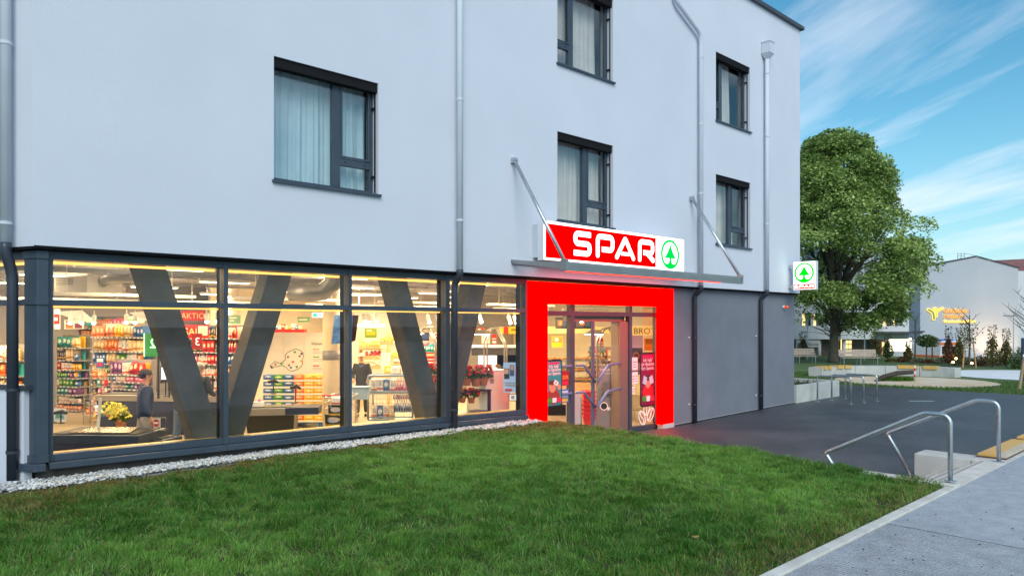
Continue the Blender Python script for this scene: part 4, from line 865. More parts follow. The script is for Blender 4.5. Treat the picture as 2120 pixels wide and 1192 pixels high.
link('sign_disc', flat('d',[ell(0,1.25,.11,.11,20)],.01), mat('sign_red',(.5,.03,.04),.4), ns); link('sign_centre', flat('d',[ell(0,1.25,.075,.075,20)],.01), mat('sign_blue',(.03,.05,.3),.4), ns, (0,-.003,0))
def shrub(px, dist, wid, ytop, m, label, n=420, sz=.12):
    r_ = np.random.RandomState(int(px*3)); b = gp(px,dist,.1); ht = max(.25,EYE-(ytop-671)/1520*dist-.1); w = wid/1520*dist/2; t = thing('shrub', label, 'shrub', b, FACE, 'low shrubs at the far side of the park')
    k = MB()
    for _ in range(9): k.tube([(r_.normal(0,w*.2),r_.normal(0,.1),0),(r_.normal(0,w*.6),r_.normal(0,.2),ht*.9)],[.015,.005],4)
    k.build('stems', m_bark, t); d = r_.normal(0,1,(n,3)); d /= np.linalg.norm(d,axis=1,keepdims=True); d[:,2] = np.abs(d[:,2])
    leaves('foliage', d*(r_.rand(n,1)**.5)*np.array([w,w*.6,ht]), sz, m, t, r_, .1)
for a in ((2106,40,44,724,m_dgreen,'rounded green shrub at the far right'),(2030,43,44,735,m_red,'reddish brown shrub right of the staked tree'),(2000,44,40,738,m_pale,'pale shrub behind the staked tree'),(1950,45,44,738,m_pale,'pale shrub below the ambulance'),(1925,45.5,34,742,m_red,'brownish shrub under the round tree'),(1900,46,34,741,m_pale,'pale shrub right of the bright doorway'),(1868,47,30,738,m_red,'brown shrub below the bright doorway'),(1845,47.5,26,742,m_horn,'low shrub right of the bench'),(2070,43,30,733,m_pale,'pale tall grass shrub between the two columnar trees'),(2112,44,30,715,m_pale,'tall pale shrub behind the green one'),(1985,43.5,26,746,m_horn,'small shrub by the garden lamps')): shrub(*a)
m_bulb = mat('lit_garden_lamp',(1.0,.55,.15),.5,emit=16)
for i, (px, z, d_, lb) in enumerate(((1973,.34,40.5,'left'),(1979.5,.52,41,'upper'),(2012,.30,40.3,'right'))):
    t = thing('garden_lamp', 'small glowing garden lamp among the shrubs, %s of the three' % lb, 'garden lamp', gp(px,d_,.11), FACE)
    MB().tube([(0,0,0),(0,0,z-.05)],.02,6).build('lamp_stem', m_anth, t); MB().lathe([(.015,-.05),(.055,-.025),(.055,.025),(.015,.05)],10,(0,0,z)).build('lamp_globe', m_bulb, t)

# ------------------------------------------------------------------ hospital buildings
m_hw = mat('hospital_render',(.45,.475,.52),.9,var=.04,vscale=.3,bump=.3,bscale=12); m_hw2 = mat('hospital_white',(.60,.61,.63),.9,var=.05,vscale=.3)
m_tile = mat('red_roof_tile',(.24,.10,.09),.85,var=.25,vscale=1.2); m_litwin = mat('lit_window',(1.0,.70,.28),.5,emit=.85); m_blind = mat('grey_blind',(.16,.165,.18),.6,var=.1); m_hall = mat('lit_hall',(1.0,.86,.62),.5,emit=1.5)
hb = thing('hospital_gable_building', 'tall pale gable wall of the hospital with glowing lettering', 'building', gp(1905,85,-1.6), FACE)
K = 85/1520; Zb = lambda y: EYE+1.6-(y-671)*K
g = [(0,0),(203*K,0),(203*K,Zb(555)),(115*K,Zb(531)),(0,Zb(554))]
mb = MB(); n = len(g); mb.add([(x,0,z) for x,z in g]+[(x,18,z) for x,z in g], [tuple(range(n)),tuple(range(2*n-1,n-1,-1))]+[(i,n+i,n+(i+1)%n,(i+1)%n) for i in range(n)]); mb.build('gable_wall', m_hw, hb)
ed = MB(); ed.tube([(-.1,-.1,Zb(554)+.03),(115*K,-.1,Zb(531)+.05),(203*K+.1,-.1,Zb(555)+.03)],.06,5); ed.build('verge', m_coping, hb)
def hloc(px, py, d): return ((px-1060)/1520*d-(1905-1060)/1520*85, d-85, EYE+1.6-(py-671)/1520*d)
q = [hloc(1896,562,91),hloc(2190,562,88.5),hloc(2190,533,94),hloc(1896,546,98)]
MB().hexa([(x,y,z-.25) for x,y,z in q]+q).build('tiled_roof', m_tile, hb)
MB().box(203*K+.02,26,2.2,17,0,Zb(558)).build('side_wing', m_hw2, hb)
MB().box(-1.0,-.1,3,6,Zb(560),Zb(545)).build('chimney', m_hw2, hb)
rl = MB()
for x in (83*K,90*K,97*K): rl.tube([(x,.5,Zb(541)),(x,.5,Zb(523))],.025,4)
for yy in (524,529,534): rl.tube([(83*K,.5,Zb(yy)),(97*K,.5,Zb(yy))],.02,4)
rl.tube([(97*K,.5,Zb(523.5)),(110*K,.5,Zb(526)),(155*K,.5,Zb(540))],.02,4); rl.build('roof_ladder', mat('dark_iron',(.06,.065,.075),.5), hb)
hs = thing('hospital_sign', 'glowing wall lettering Göttlicher Heiland Krankenhaus Wien with a figure emblem', 'sign', gp(1905,84.9,-1.6), FACE)
m_brownl = mat('lit_brown_letters',(.50,.20,.06),.5,emit=.35); m_halo = mat('lit_yellow_halo',(1.0,.60,.12),.5,emit=.75)
def hletter(body, px0, px1, ybase, cap, halo, core):
    k = cap*K/.69; me = text_mesh(body, k, .03); w = max(v.co.x for v in me.vertices); s = (px1-px0)*K/w
    for nm, off, m, y in ((('letter_halo', halo, m_halo, -.012),) if not core else (('letter_halo', halo, m_halo, -.012),('lettering', core, m_brownl, -.055))):
        me = text_mesh(body, k, .03, offset=off); me.transform(Matrix.Diagonal((s,1,1,1))); link(nm, me, m, hs, ((px0-1905)*K, y, Zb(ybase)))
hletter('Göttlicher', 1953.5,2005,647,8.6,.020,.008); hletter('Heiland',1953.5,1994,658.2,8.6,.020,.008); hletter('Krankenhaus Wien',1953.5,2019,667.5,5.8,.02,None)
def hs_stroke(pts, w, r=.4):
    q = [((x-1905)*K, Zb(y)) for x, y in pts]
    link('emblem_halo', flat('e',[stroke(q,w+.16,r,True,True)],.03), m_halo, hs, (0,-.012,0)); return q
for pts, w, m in (([(1922,641),(1930,645),(1933,652),(1933,660)],.20,mat('lit_green_arm',(.10,.22,.05),.5,emit=.3)),([(1951,638),(1942,643),(1938.5,647),(1938.5,654)],.12,mat('lit_olive_arm',(.45,.36,.04),.5,emit=.4))):
    q = hs_stroke(pts, w); link('emblem_arm', flat('e',[stroke(q,w,.4,True,True)],.03), m, hs, (0,-.055,0))
cx_, cz_ = (1935.5-1905)*K, Zb(640.5); link('emblem_halo', flat('e',[ell(cx_,cz_,.27,.27,24)],.03), m_halo, hs, (0,-.013,0)); link('emblem_head', flat('e',[ell(cx_,cz_,.20,.20,24),ell(cx_,cz_,.11,.11,24)],.03), MATS['lit_olive_arm'], hs, (0,-.055,0))
wl_ = thing('wall_washer_lamp', 'ground lamp washing warm light up the gable wall behind the columnar trees', 'lamp', gp(2066,83.2,-1.6), FACE)
MB().box(-.2,.2,-.12,.12,0,.2).build('lamp_body', m_anth, wl_)
for px in (2045,2066,2088):
    l = bpy.data.lights.new('wall_washer','SPOT'); l.energy = 260; l.color = (1.0,.62,.30); l.spot_size = math.radians(105); l.spot_blend = .7; l.shadow_soft_size = .2
    lo = bpy.data.objects.new('wall_washer', l); COL.objects.link(lo); p = gp(px,82.2,-1.2); q = gp(px,85,2.2); lo.location = p; lo.rotation_euler = (p-q).to_track_quat('Z','Y').to_euler()
# wing behind the tree
wg = thing('hospital_wing', 'white two storey hospital wing with lit entrance behind the tree', 'building', gp(1600,56,-.4), FACE)
W = 56/1520; zx = lambda px: (px-1600)*W; zz = lambda y: EYE+.4-(y-671)*W
def wbox(x0,x1,y0,y1,a,b,nm,m,par=wg): return MB().box(zx(x0),zx(x1),a,b,zz(y1),zz(y0)).build(nm,m,par)
wbox(1560,1882,600,648.5,0,6,'upper_wall',m_hw2); wbox(1560,1882,674.5,702,.001,5.9,'upper_wall',m_hw2)
for a,b in ((1560,1661),(1701,1763),(1869,1882)): wbox(a,b,648.6,674.4,.002,5.9,'upper_wall',m_hw2)
wbox(1755,1884,645.5,648.4,-.45,-.001,'eave',m_coping); wbox(1810,1886,686,690,-1.6,-.002,'entrance_canopy',m_coping)
for px0, px1, lit in ((1661,1679,(1662,1670)),(1684,1701,(1686,1694)),(1763,1784,None),(1786,1805,None),(1807,1827,(1811,1818)),(1829,1847,(1831,1839)),(1849,1869,(1850,1855))):
    f = wbox(px0,px1,649,674,.22,.3,'window',m_blind)
    fr = MB(); X_a, X_b, Z_a, Z_b = zx(px0), zx(px1), zz(674), zz(649)
    fr.box(X_a,X_a+.05,.14,.219,Z_a,Z_b); fr.box(X_b-.05,X_b,.14,.219,Z_a,Z_b); fr.box((X_a+X_b)/2-.03,(X_a+X_b)/2+.03,.14,.219,Z_a,Z_b); fr.build('window_frame', m_anth, f)
    if lit: MB().box(zx(lit[0]),zx(lit[1]),.205,.215,Z_a+(.0 if px0 != 1807 else .08),Z_b-.04-(.0 if px0 != 1807 else .45)).build('lit_pane', m_litwin, f)
wbox(1679,1684,648.6,674.4,.003,5.9,'pier',m_hw2)
for a in (1784,1805,1827,1847): wbox(a,a+2,648.6,674.4,.05,.4,'pier',m_hw2)
wbox(1560,1858,702.2,745,1.6,2.0,'ground_wall',mat('brown_stone',(.17,.135,.12),.9,var=.3,vscale=2)); wbox(1560,1882,741,752,-1,2.0,'base',mat('entrance_paving',(.35,.32,.29),.9)); wbox(1560,1882,701.9,702.1,.02,5,'soffit_board',m_hw)
for px in (1701.5,1753): MB().lathe([(.14,zz(745)),(.14,zz(702.3))],14,(zx(px),.5,0)).build('column', m_hw2, wg, smooth=True)
for a,b in ((1746,1751),(1756.5,1762)): wbox(a,b,702.5,726,1.53,1.59,'lit_window',m_litwin)
dr = wbox(1767,1783,702.6,741,1.5,1.595,'door',m_anth)
for i in range(2):
    for j in range(4): MB().box(zx(1768.3+7.2*i),zx(1774.5+7.2*i),1.48,1.499,zz(741-9.4*j),zz(733.5-9.4*j)).build('door_pane', m_litwin, dr)
wbox(1820,1832,706,741,1.5,1.596,'door',m_anth); MB().box(zx(1847.6),zx(1852),1.53,1.592,zz(735),zz(709)).build('lit_window', m_litwin, wg)
wbox(1858,1905,700,728,1.2,1.4,'bright_doorway',m_hall); wbox(1858,1907,728.2,745,1.1,1.9,'ground_wall',m_hw2)
MB().box(zx(1884),zx(1907),-.5,-.3,zz(687.5),zz(684.5)).build('entrance_canopy', m_coping, wg)
bn = thing('banner', 'white banner with dark lettering hung under the hospital wing', 'banner', gp(1648,55.4,-.4), FACE)
k2 = 55.4/1520; bz = lambda y: EYE+.4-(y-671)*k2
MB().hexa([(0,0,bz(720)),(49*k2,0,bz(718)),(49*k2,.01,bz(718)),(0,.01,bz(720)),(0,0,bz(703.5)),(49*k2,0,bz(704)),(49*k2,.01,bz(704)),(0,.01,bz(703.5))]).build('cloth', mat('banner_cloth',(.62,.57,.55),.9), bn)
bl = MB(); r9 = random.Random(6); x = .1
while x < 1.65:
    w = r9.uniform(.03,.07); h0 = .22 if x < 1.0 else .13; bl.box(x,x+w,-.006,-.002,bz(715),bz(715)+h0); x += w+r9.uniform(.025,.06)
bl.build('lettering', mat('banner_ink',(.22,.2,.2),.9), bn)
hk = thing('hospital_tower_block', 'pale taller hospital block rising behind the tree', 'building', gp(1750,92,-1.6), FACE); K3 = 92/1520
MB().box(0,153*K3,0,14,0,EYE+1.6+(671-500)*K3).build('block_wall', mat('bluish_render',(.36,.40,.46),.9,var=.05,vscale=.2), hk); MB().box(-.2,153*K3+.2,-.3,14,EYE+1.6+(671-499.9)*K3,EYE+1.6+(671-495)*K3).build('roof_edge', m_coping, hk)
for i in range(6):
    for j in range(3): MB().box(1+1.4*i,1.9+1.4*i,-.02,.05,4.5+2.9*j,6.0+2.9*j).build('window', m_blind, hk)
# ambulance
av = thing('ambulance', 'orange and white ambulance van seen from behind the young trees', 'van', gp(1966,60,-1.25), FACE+.35)
m_vw = mat('ambulance_white',(.70,.70,.70),.35); m_vo = mat('ambulance_orange',(.80,.14,.03),.4)
bd = MB(); pr = [(-1.0,.45),(1.0,.45),(1.04,1.2),(.98,2.1),(.85,2.45),(-.85,2.45),(-.98,2.1),(-1.04,1.2)]
n = len(pr); bd.add([(x,0,z) for x,z in pr]+[(x,4.6,z) for x,z in pr]+[(x*.95,5.5,.45+(z-.45)*.45) for x,z in pr], [tuple(range(n)),tuple(range(3*n-1,2*n-1,-1))]+[(i,n+i,n+(i+1)%n,(i+1)%n) for i in range(n)]+[(n+i,2*n+i,2*n+(i+1)%n,n+(i+1)%n) for i in range(n)])
bd.build('body', m_vw, av); MB().box(-.99,.99,-.012,-.002,2.08,2.3).build('stripe', m_vo, av); MB().box(-1.0,1.0,-.012,-.002,.95,1.25).build('stripe', m_vo, av)
for s in (-1,1): MB().box(s*.5-.36,s*.5+.36,-.014,-.002,1.4,2.0).build('window', mat('dark_glass',(.02,.025,.03),.1), av); MB().box(s*.9-.06,s*.9+.06,-.02,-.003,.6,.9).build('tail_light', mat('tail_red',(.5,.02,.02),.3), av); MB().box(s*1.045-.01,s*1.045+.01,.1,4.3,1.0,1.25).build('stripe', m_vo, av)
for s in (-1,1):
    for y in (.9,4.3): MB().tube([(s*.98,y,.36),(s*.76,y,.36)],.36,16).build('wheel', m_black, av)
MB().box(-.7,.7,.2,.5,2.452,2.56).build('beacon_bar', mat('blue_beacon',(.03,.08,.5),.2), av)
# ------------------------------------------------------------------ shop interior shell
m_floor = mat('shop_floor_tile',(.34,.29,.23),.35,var=.06,vscale=1.5); m_ceil = mat('shop_ceiling_paint',(.70,.68,.66),.9); m_cream = mat('cream_shop_wall',(.70,.62,.46),.85,var=.03)
m_lilac = mat('grey_shop_wall',(.42,.42,.46),.85); m_wood = mat('light_oak',(.62,.42,.20),.5,var=.12,vscale=5)
room = [(X0+.5,.40),(21.6,.40),(21.6,15.6),(X0-.397*17+.3,15.6)]
MB().prism(room,-.12,.0).build('shop_floor', m_floor)['kind'] = 'structure'
MB().prism(room,4.06,4.15).build('shop_ceiling', m_ceil)['kind'] = 'structure'
MB().box(X0-.397*17-.5,21.6,15.6,15.75,0,4.1).build('shop_wall', m_lilac)['kind'] = 'structure'
MB().box(21.45,21.59,.43,15.6,0,4.1).build('shop_wall', m_cream)['kind'] = 'structure'
MB().box(15.6,21.4,.43,.52,0,4.1).build('shop_wall', m_cream)['kind'] = 'structure'
MB().box(6.95,26,-.34,-.05,-.2,ZS-.04).build('side_wall', m_grey, bld, (X0,0,0), (0,0,LANG))
MB().box(2.3,10.4,.37,.45,-.2,.62).build('inner_parapet', m_cream, bld)
MB().box(2.2,21.4,.45,.47,3.5,4.05).build('inner_lintel', m_cream, bld)
# partition walls towards the bakery
MB().box(13.3,21.4,12.2,12.35,0,4.0).build('shop_wall', mat('grey_tile_wall',(.45,.43,.40),.6,var=.08,vscale=3))['kind'] = 'structure'
MB().box(9.2,13.2,13.4,13.55,0,4.0).build('shop_wall', m_cream)['kind'] = 'structure'
m_lamp = mat('warm_lamp_tube',(1.0,.86,.62),.5,emit=3.0); m_spot = mat('spot_lens',(1.0,.9,.72),.5,emit=9.0)
def ceiling_lamp(x, y, i, w=1.1, e=62):
    t = thing('ceiling_lamp', 'suspended strip lamp over the %s' % i, 'ceiling lamp', (x,y,3.42), 0, 'suspended strip lamps of the shop')
    MB().box(-w/2,w/2,-.07,.07,.02,.08).build('lamp_housing', m_white, t); MB().box(-w/2+.03,w/2-.03,-.045,.045,.0,.019).build('lamp_tube', m_lamp, t)
    k = MB(); [k.tube([(q,0,.08),(q,0,.64)],.006,4) for q in (-w/2+.2,w/2-.2)]; k.build('suspension', m_alu, t)
    l = bpy.data.lights.new('shop_lamp','AREA'); l.shape = 'RECTANGLE'; l.size = w; l.size_y = .5; l.energy = e*.92; l.color = (1.0,.68,.34)
    lo = bpy.data.objects.new('shop_lamp', l); COL.objects.link(lo); lo.parent = t; lo.location = (0,0,-.03)
    if not hasattr(ceiling_lamp,'n'): ceiling_lamp.n = 0
    ceiling_lamp.n += 1
    if ceiling_lamp.n % 2:
        l2 = l.copy(); l2.energy = e*.55; l2.color = (1.0,.80,.54); lo2 = bpy.data.objects.new('ceiling_fill_light', l2); COL.objects.link(lo2); lo2.parent = t; lo2.location = (0,0,.10); lo2.rotation_euler = (PI,0,0)  # upward fill light added on every other lamp to brighten the ceiling
names_y = ['window aisle','checkout aisle','middle aisle','back aisle']
for j, y in enumerate((2.2,5.4,8.8,12.0)):
    for i, x in enumerate((3.2,6.4,9.6,12.8,16.2) if j else (4.2,7.4,10.6,13.2)):
        if y > 11 and x > 12: continue
        ceiling_lamp(x-.35*max(0,j-1),y,'%s, %s' % (names_y[j], ['at its left end','second from left','third from left','fourth from left','at its right end'][i]), e=85 if j else 60)
ceiling_lamp(13.2,6.9,'bakery entrance, first, added to brighten it',e=85); ceiling_lamp(15.8,8.6,'bakery entrance, second, added to brighten it',e=95); ceiling_lamp(12.6,2.4,'door mat zone',w=.8,e=55); ceiling_lamp(12.3,9.3,'bakery counter, left',e=120); ceiling_lamp(14.6,10.4,'bakery counter, right',e=120)  # the entrance and counter lamps are extras added to brighten the dim bakery
ceiling_lamp(1.2,8.6,'left window shelves',e=130)
# ceiling services
sv = thing('ceiling_ducts', 'grey round ventilation ducts and cable trays under the shop ceiling', 'duct', (0,0,0))
for y,z,r in ((2.6,3.62,.10),(4.4,3.78,.17),(6.9,3.72,.13),(10.2,3.8,.16)): MB().tube([(1.9,y,z),(21,y,z)],r,14).build('duct', mat('zinc_duct',(.48,.48,.48),.35,metal=.6), sv, smooth=True)
el = MB(); P0 = [at(x,y,13.6) for x,y in ((600,604),(640,606),(668,604),(688,588),(694,560))]; el.tube(P0,[.17,.17,.165,.165,.17],14); el.build('duct_elbow', MATS['zinc_duct'], sv, smooth=True)
for px in (235,250): MB().tube([at(px,608,15),at(px,588,15)],.09,12).build('duct_stub', MATS['zinc_duct'], sv, smooth=True)
for y,z in ((3.4,3.4),(5.6,3.5),(8.0,3.45)):
    k = MB()
    for dy in (-.14,.14): k.box(1.6,21,y+dy-.012,y+dy+.012,z,z+.06)
    x = 1.7
    while x < 21: k.box(x,x+.03,y-.13,y+.13,z+.005,z+.02); x += .28
    for x in np.arange(2.0,21,1.9): k.tube([(x,y-.14,z),(x,y-.14,4.05)],.008,4); k.tube([(x,y+.14,z),(x,y+.14,4.05)],.008,4)
    k.build('cable_tray', m_alu, sv)
for y in (3.0,6.2,9.4): 
    k = MB()
    for x in np.arange(2.5,20,3.1): k.box(x,x+2.4,y-.03,y+.03,3.0,3.05); k.tube([(x+.4,y,3.05),(x+.4,y,4.05)],.006,4); k.tube([(x+2,y,3.05),(x+2,y,4.05)],.006,4)
    k.build('track_rail', m_white, sv)
ac = thing('ventilation_unit', 'white box shaped ventilation unit under the ceiling at the left window', 'ventilation unit', at(112,612,13.2), SHELF)
MB().box(0,.85,0,.7,0,.34).build('unit_case', m_white, ac, bevel=.015); k = MB(); [k.box(.06,.5,-.006,-.001,.28-.03*i,.295-.03*i) for i in range(4)]; k.build('vent_slat', m_alu, ac); MB().tube([(.85,.3,.24),(1.05,.3,.30),(1.9,.3,.30)],.09,12).build('pipe_stub', MATS['zinc_duct'], ac, smooth=True)
def spot(px, py, d, i, tilt=(.25,-.3)):
    t = thing('track_spotlight', i, 'spotlight', at(px,py,d), FACE, 'track spotlights in the shop')
    MB().tube([(0,0,0),(tilt[0]*.22,-.12,-.16)],.045,10).build('spot_body', m_white, t); MB().tube([(tilt[0]*.222,-.121,-.1605),(tilt[0]*.235,-.129,-.172)],.038,10).build('spot_lens', m_spot, t); MB().tube([(0,0,.0),(0,0,.12)],.01,5).build('spot_stem', m_white, t)
for px, py, d, w in ((147,653,15.5,'over the left shelves, leftmost'),(170,653,16,'over the left shelves, second'),(195,654,16.5,'over the left shelves, third'),(262,652,16,'beside the first slanted column'),(280,653,16.4,'just left of the first slanted column'),(428,650,15,'above the red banner, left'),(450,648,14.5,'above the red banner, right'),(752,651,17,'in the third window, leftmost'),(762,652,16.5,'in the third window, second'),(776,651,17.5,'in the third window, third'),(885,653,17,'right of the third slanted column'),(905,653,17.5,'by the right frame of the third window'),(945,652,16.5,'in the fourth window, leftmost'),(992,652,17,'right of the fourth slanted column'),(1052,655,18,'in the fourth window, second from right'),(1064,655,18.5,'in the fourth window, rightmost'),(1198,652,17.5,'inside the sliding door'),(1274,655,18,'at the right of the doorway')):
    spot(px,py,d,'small white spotlight '+w)

# ------------------------------------------------------------------ goods
PAL = {'orange':('E8823C',['F6D7A8','C44A20']),'salmon':('E79A78',['F7E2C8','B85036']),'yellow':('F2BE22',['FFF0B0','C07A10']),'green':('3F8F3A',['D9E8A0','1E5A24']),'white':('E9E6DE',['B9C4D8','C8442E']),
 'red':('C9262B',['F5D9C0','7C1015']),'blue':('3A6FB5',['E4ECF5','16355F']),'purple':('7E4A8C',['E6CFE8','46204F']),'brown':('8A5A34',['E8CFA2','4A2A16']),'teal':('2E9AA0',['DDF0EA','0F5358']),'beige':('DEC59A',['F5EBD2','A8743A']),'pink':('DE6A94',['F8DCE4','8F2450']),'dark':('2B2A33',['8C8FA0','C9A04A'])}
UNIT = {}
def unit_meshes():
    b = MB().box(-.5,.5,-.5,.5,0,1).mesh('carton'); UNIT['carton'] = b
    k = MB(); rows = [(0,.10,.5),(.08,.40,.47),(.45,.5,.45),(.8,.42,.46),(.93,.12,.49),(1,.05,.5)]
    vs = []; fs = []
    for z, d, w in rows: vs += [(-w,-d*.35,z),(-w*.5,-d*.9,z),(w*.5,-d*.9,z),(w,-d*.35,z),(w,d*.35,z),(-w,d*.35,z)]
    for i in range(len(rows)-1):
        for q in range(6): fs.append((i*6+q,i*6+(q+1)%6,(i+1)*6+(q+1)%6,(i+1)*6+q))
    fs += [(5,4,3,2,1,0),tuple(range(30,36))]; UNIT['bag'] = MB().add(vs,fs).mesh('bag')
    UNIT['bottle'] = MB().lathe([(.46,0),(.5,.04),(.5,.58),(.36,.72),(.17,.82),(.17,.94),(.2,.945),(.2,1)],9).mesh('bottle')
    UNIT['jar'] = MB().lathe([(.45,0),(.5,.06),(.5,.74),(.42,.84),(.44,.85),(.44,1),(.40,1.0)],9).mesh('jar')
    for k_, me in list(UNIT.items()):
        bm = bmesh.new(); bm.from_mesh(me); bmesh.ops.recalc_face_normals(bm, faces=bm.faces); bm.to_mesh(me); bm.free()
unit_meshes()
MK = {}
def goods_mesh(kind, colr):
    if (kind,colr) not in MK: me = UNIT[kind].copy(); me.materials.append(printed('print_'+colr, PAL[colr][0], PAL[colr][1])); MK[(kind,colr)] = me
    return MK[(kind,colr)]
COUNT = {}
def product(kind, colr, M4, size, label, group):
    o = bpy.data.objects.new({'carton':'carton','bag':'snack_bag','bottle':'bottle','jar':'jar'}[kind], goods_mesh(kind,colr)); COL.objects.link(o)
    o.matrix_world = M4 @ Matrix.Diagonal((*size,1)); tag(o, label, {'carton':'carton','bag':'bag','bottle':'bottle','jar':'jar'}[kind], group); COUNT[kind] = COUNT.get(kind,0)+1; return o
ORD = ['top','second','third','fourth','fifth','sixth','seventh','eighth','ninth']
m_shelf = mat('grey_shelf_steel',(.22,.22,.24),.5); m_tagrail = mat('price_rail',(.60,.62,.66),.4)
def stock_mat():
    if 'mixed_stock' in MATS: return MATS['mixed_stock']
    m = bpy.data.materials.new('mixed_stock'); m.use_nodes = True; t = m.node_tree; g = N(t,'ShaderNodeNewGeometry'); r = N(t,'ShaderNodeValToRGB'); r.color_ramp.interpolation = 'CONSTANT'
    cs = ['E9E6DE','F2BE22','C9262B','3A6FB5','E8823C','3F8F3A','7E4A8C','DEC59A','2E9AA0']; t.links.new(g.outputs['Random Per Island'], r.inputs[0])
    r.color_ramp.elements[0].color = (*srgb(cs[0]),1); r.color_ramp.elements[1].position = 1/9; r.color_ramp.elements[1].color = (*srgb(cs[1]),1)
    for i, c in enumerate(cs[2:]): e = r.color_ramp.elements.new((i+2)/9); e.color = (*srgb(c),1)
    t.links.new(r.outputs[0], t.nodes['Principled BSDF'].inputs['Base Color']); MATS['mixed_stock'] = m; return m
def shelf_unit(label, phrase, px, dist, width, zs, seed, kinds, cols, depth=.45, rot=SHELF, skip=()):
    r = random.Random(seed); loc = gp(px,dist,0); t = thing('shelf_unit', label, 'shelf', loc, rot)
    top = zs[0]+.36
    MB().box(0,width,depth+.02,depth+.06,.0,top).build('back_panel', mat('shelf_back',(.30,.29,.30),.8), t)
    n = max(1,round(width/1.25))
    for i in range(n+1): MB().box(width*i/n-.02,width*i/n+.02,depth-.05,depth+.018,0,top).build('upright', m_shelf, t)
    base = Matrix.Translation(loc) @ Matrix.Rotation(rot,4,'Z'); tags = MB()
    for si, z in enumerate(zs):
        MB().box(.022,width-.022,0,depth-.052,z-.03,z).build('shelf_board', m_shelf, t)
        MB().box(.0,width,-.014,-.001,z-.034,z+.004).build('price_rail', m_shelf, t)
        x = .05
        while x < width-.08: tags.box(x,x+.07,-.02,-.0142,z-.033,z); x += r.uniform(.11,.2)
        if si in skip: continue
        clear = (zs[si-1]-z-.05) if si else .34; x = .04; used = set(); cl = cols[si % len(cols)] if isinstance(cols[0], (list,tuple)) else cols
        while x < width-.14:
            kind = r.choice(kinds); free = [c for c in cl if (kind,c) not in used] or None
            if free is None:
                kind = r.choice(['carton','bag','jar','bottle']); free = [c for c in PAL if (kind,c) not in used]
                if not free: break
            c = r.choice(free); used.add((kind,c))
            w = {'carton':r.uniform(.09,.16),'bag':r.uniform(.11,.18),'bottle':r.uniform(.075,.10),'jar':r.uniform(.075,.10)}[kind]; h = clear*{'carton':r.uniform(.82,1.0),'bag':r.uniform(.85,1.0),'bottle':r.uniform(.88,1.0),'jar':r.uniform(.6,.85)}[kind]
            k = r.randint(2,4) if kind in('carton','bag') else r.randint(4,7)
            nm = {'carton':'cartons','bag':'snack bags','bottle':'bottles','jar':'jars'}[kind]
            lab = '%s %s on the %s shelf of %s' % (c, nm[:-1], ORD[si], phrase); grp = '%s %s on the %s shelf of %s' % (c, nm, ORD[si], phrase)
            for _ in range(k):
                if x+w > width-.03: break
                dd = min(depth-.1, w*1.1) if kind != 'carton' else .26
                M4 = base @ Matrix.Translation((x+w/2, dd/2+.02+r.uniform(0,.03), z+.002)) @ Matrix.Rotation(r.uniform(-.05,.05),4,'Z')
                product(kind, c, M4, (w*.96, dd if kind in ('carton','bag') else w*.96, h*r.uniform(.97,1.0)), lab, grp); x += w+.006
            x += r.uniform(.0,.03)
    stk = MB(); r3 = random.Random(seed+90)
    for si, z in enumerate(zs):
        x = .05; clear = (zs[si-1]-z-.05) if si else .34
        while x < width-.18: w = r3.uniform(.06,.15); stk.box(x,x+w-.006,.285,.285+r3.uniform(.03,.09),z+.002,z+clear*r3.uniform(.6,.98)); x += w
    so = tag(stk.build('stock_behind', stock_mat(), t), kind='stuff')
    tags.build('price_tags', mat('price_tag_white',(.72,.74,.78),.5), t)['kind'] = 'stuff'
    return t
warm = ['orange','salmon','beige','yellow','white','red']; mixed = ['white','yellow','green','blue','red','beige','teal','brown','pink']
shelf_unit('tall grocery shelf full of goods seen in the left part of the first window','the left grocery shelf',104,21.6,1.22,[1.86,1.50,1.22,.98,.74,.50,.28,.06],3,['carton','bag','jar'],
    [['pink','white','orange','beige','teal'],['white','dark','beige','blue','purple'],['yellow','blue','red','white'],['green','yellow','white','purple','blue'],['green','yellow','blue','white'],['green','teal','white','purple'],['salmon','green','white','blue'],['salmon','blue','white','pink']])
shelf_unit('long gondola of packaged food behind the first slanted column','the long gondola',186,20,2.02,[2.20,1.82,1.48,1.20,.92,.66,.40],4,['carton','bag','bag'],
    [['salmon','beige','pink','blue','yellow'],['orange','beige','white','green','purple'],['green','orange','beige','white','blue'],['beige','yellow','brown','white','green'],['white','red','brown','blue','teal'],['purple','pink','blue','white','teal'],['purple','blue','dark','white']])
shelf_unit('beverage shelf with bottles and red packs right of the first slanted column','the beverage shelf',372,20.5,2.05,[2.16,1.78,1.45,1.10,.75,.40,.08],6,['bottle','bottle','carton'],
    [['dark','red','white'],['red','dark','yellow'],['white','blue','red','pink'],['white','blue','purple'],['blue','white','red'],['red','white','blue'],['red','dark']],skip=())
shelf_unit('warmly lit snack shelf seen through the left side window','the side window shelf',-52,17.0,1.25,[1.72,1.36,1.05,.72,.38],8,['bag','bag','carton'],[warm])
shelf_unit('second snack shelf behind the dark corner column','the corner shelf',61,18.5,.30,[2.0,1.62,1.28,.95,.62,.3],9,['bag','carton'],[warm])
shelf_unit('low shelf of sauces and jars behind the flower stand','the sauce shelf',842,24.5,1.15,[1.62,1.30,.98,.66,.34],12,['jar','carton'],[mixed])
shelf_unit('bakery shelf of golden packs behind the sliding door','the golden bakery shelf',1212,22.0,.95,[1.50,1.22,.94],14,['jar','carton'],[['yellow','beige','orange','brown']])
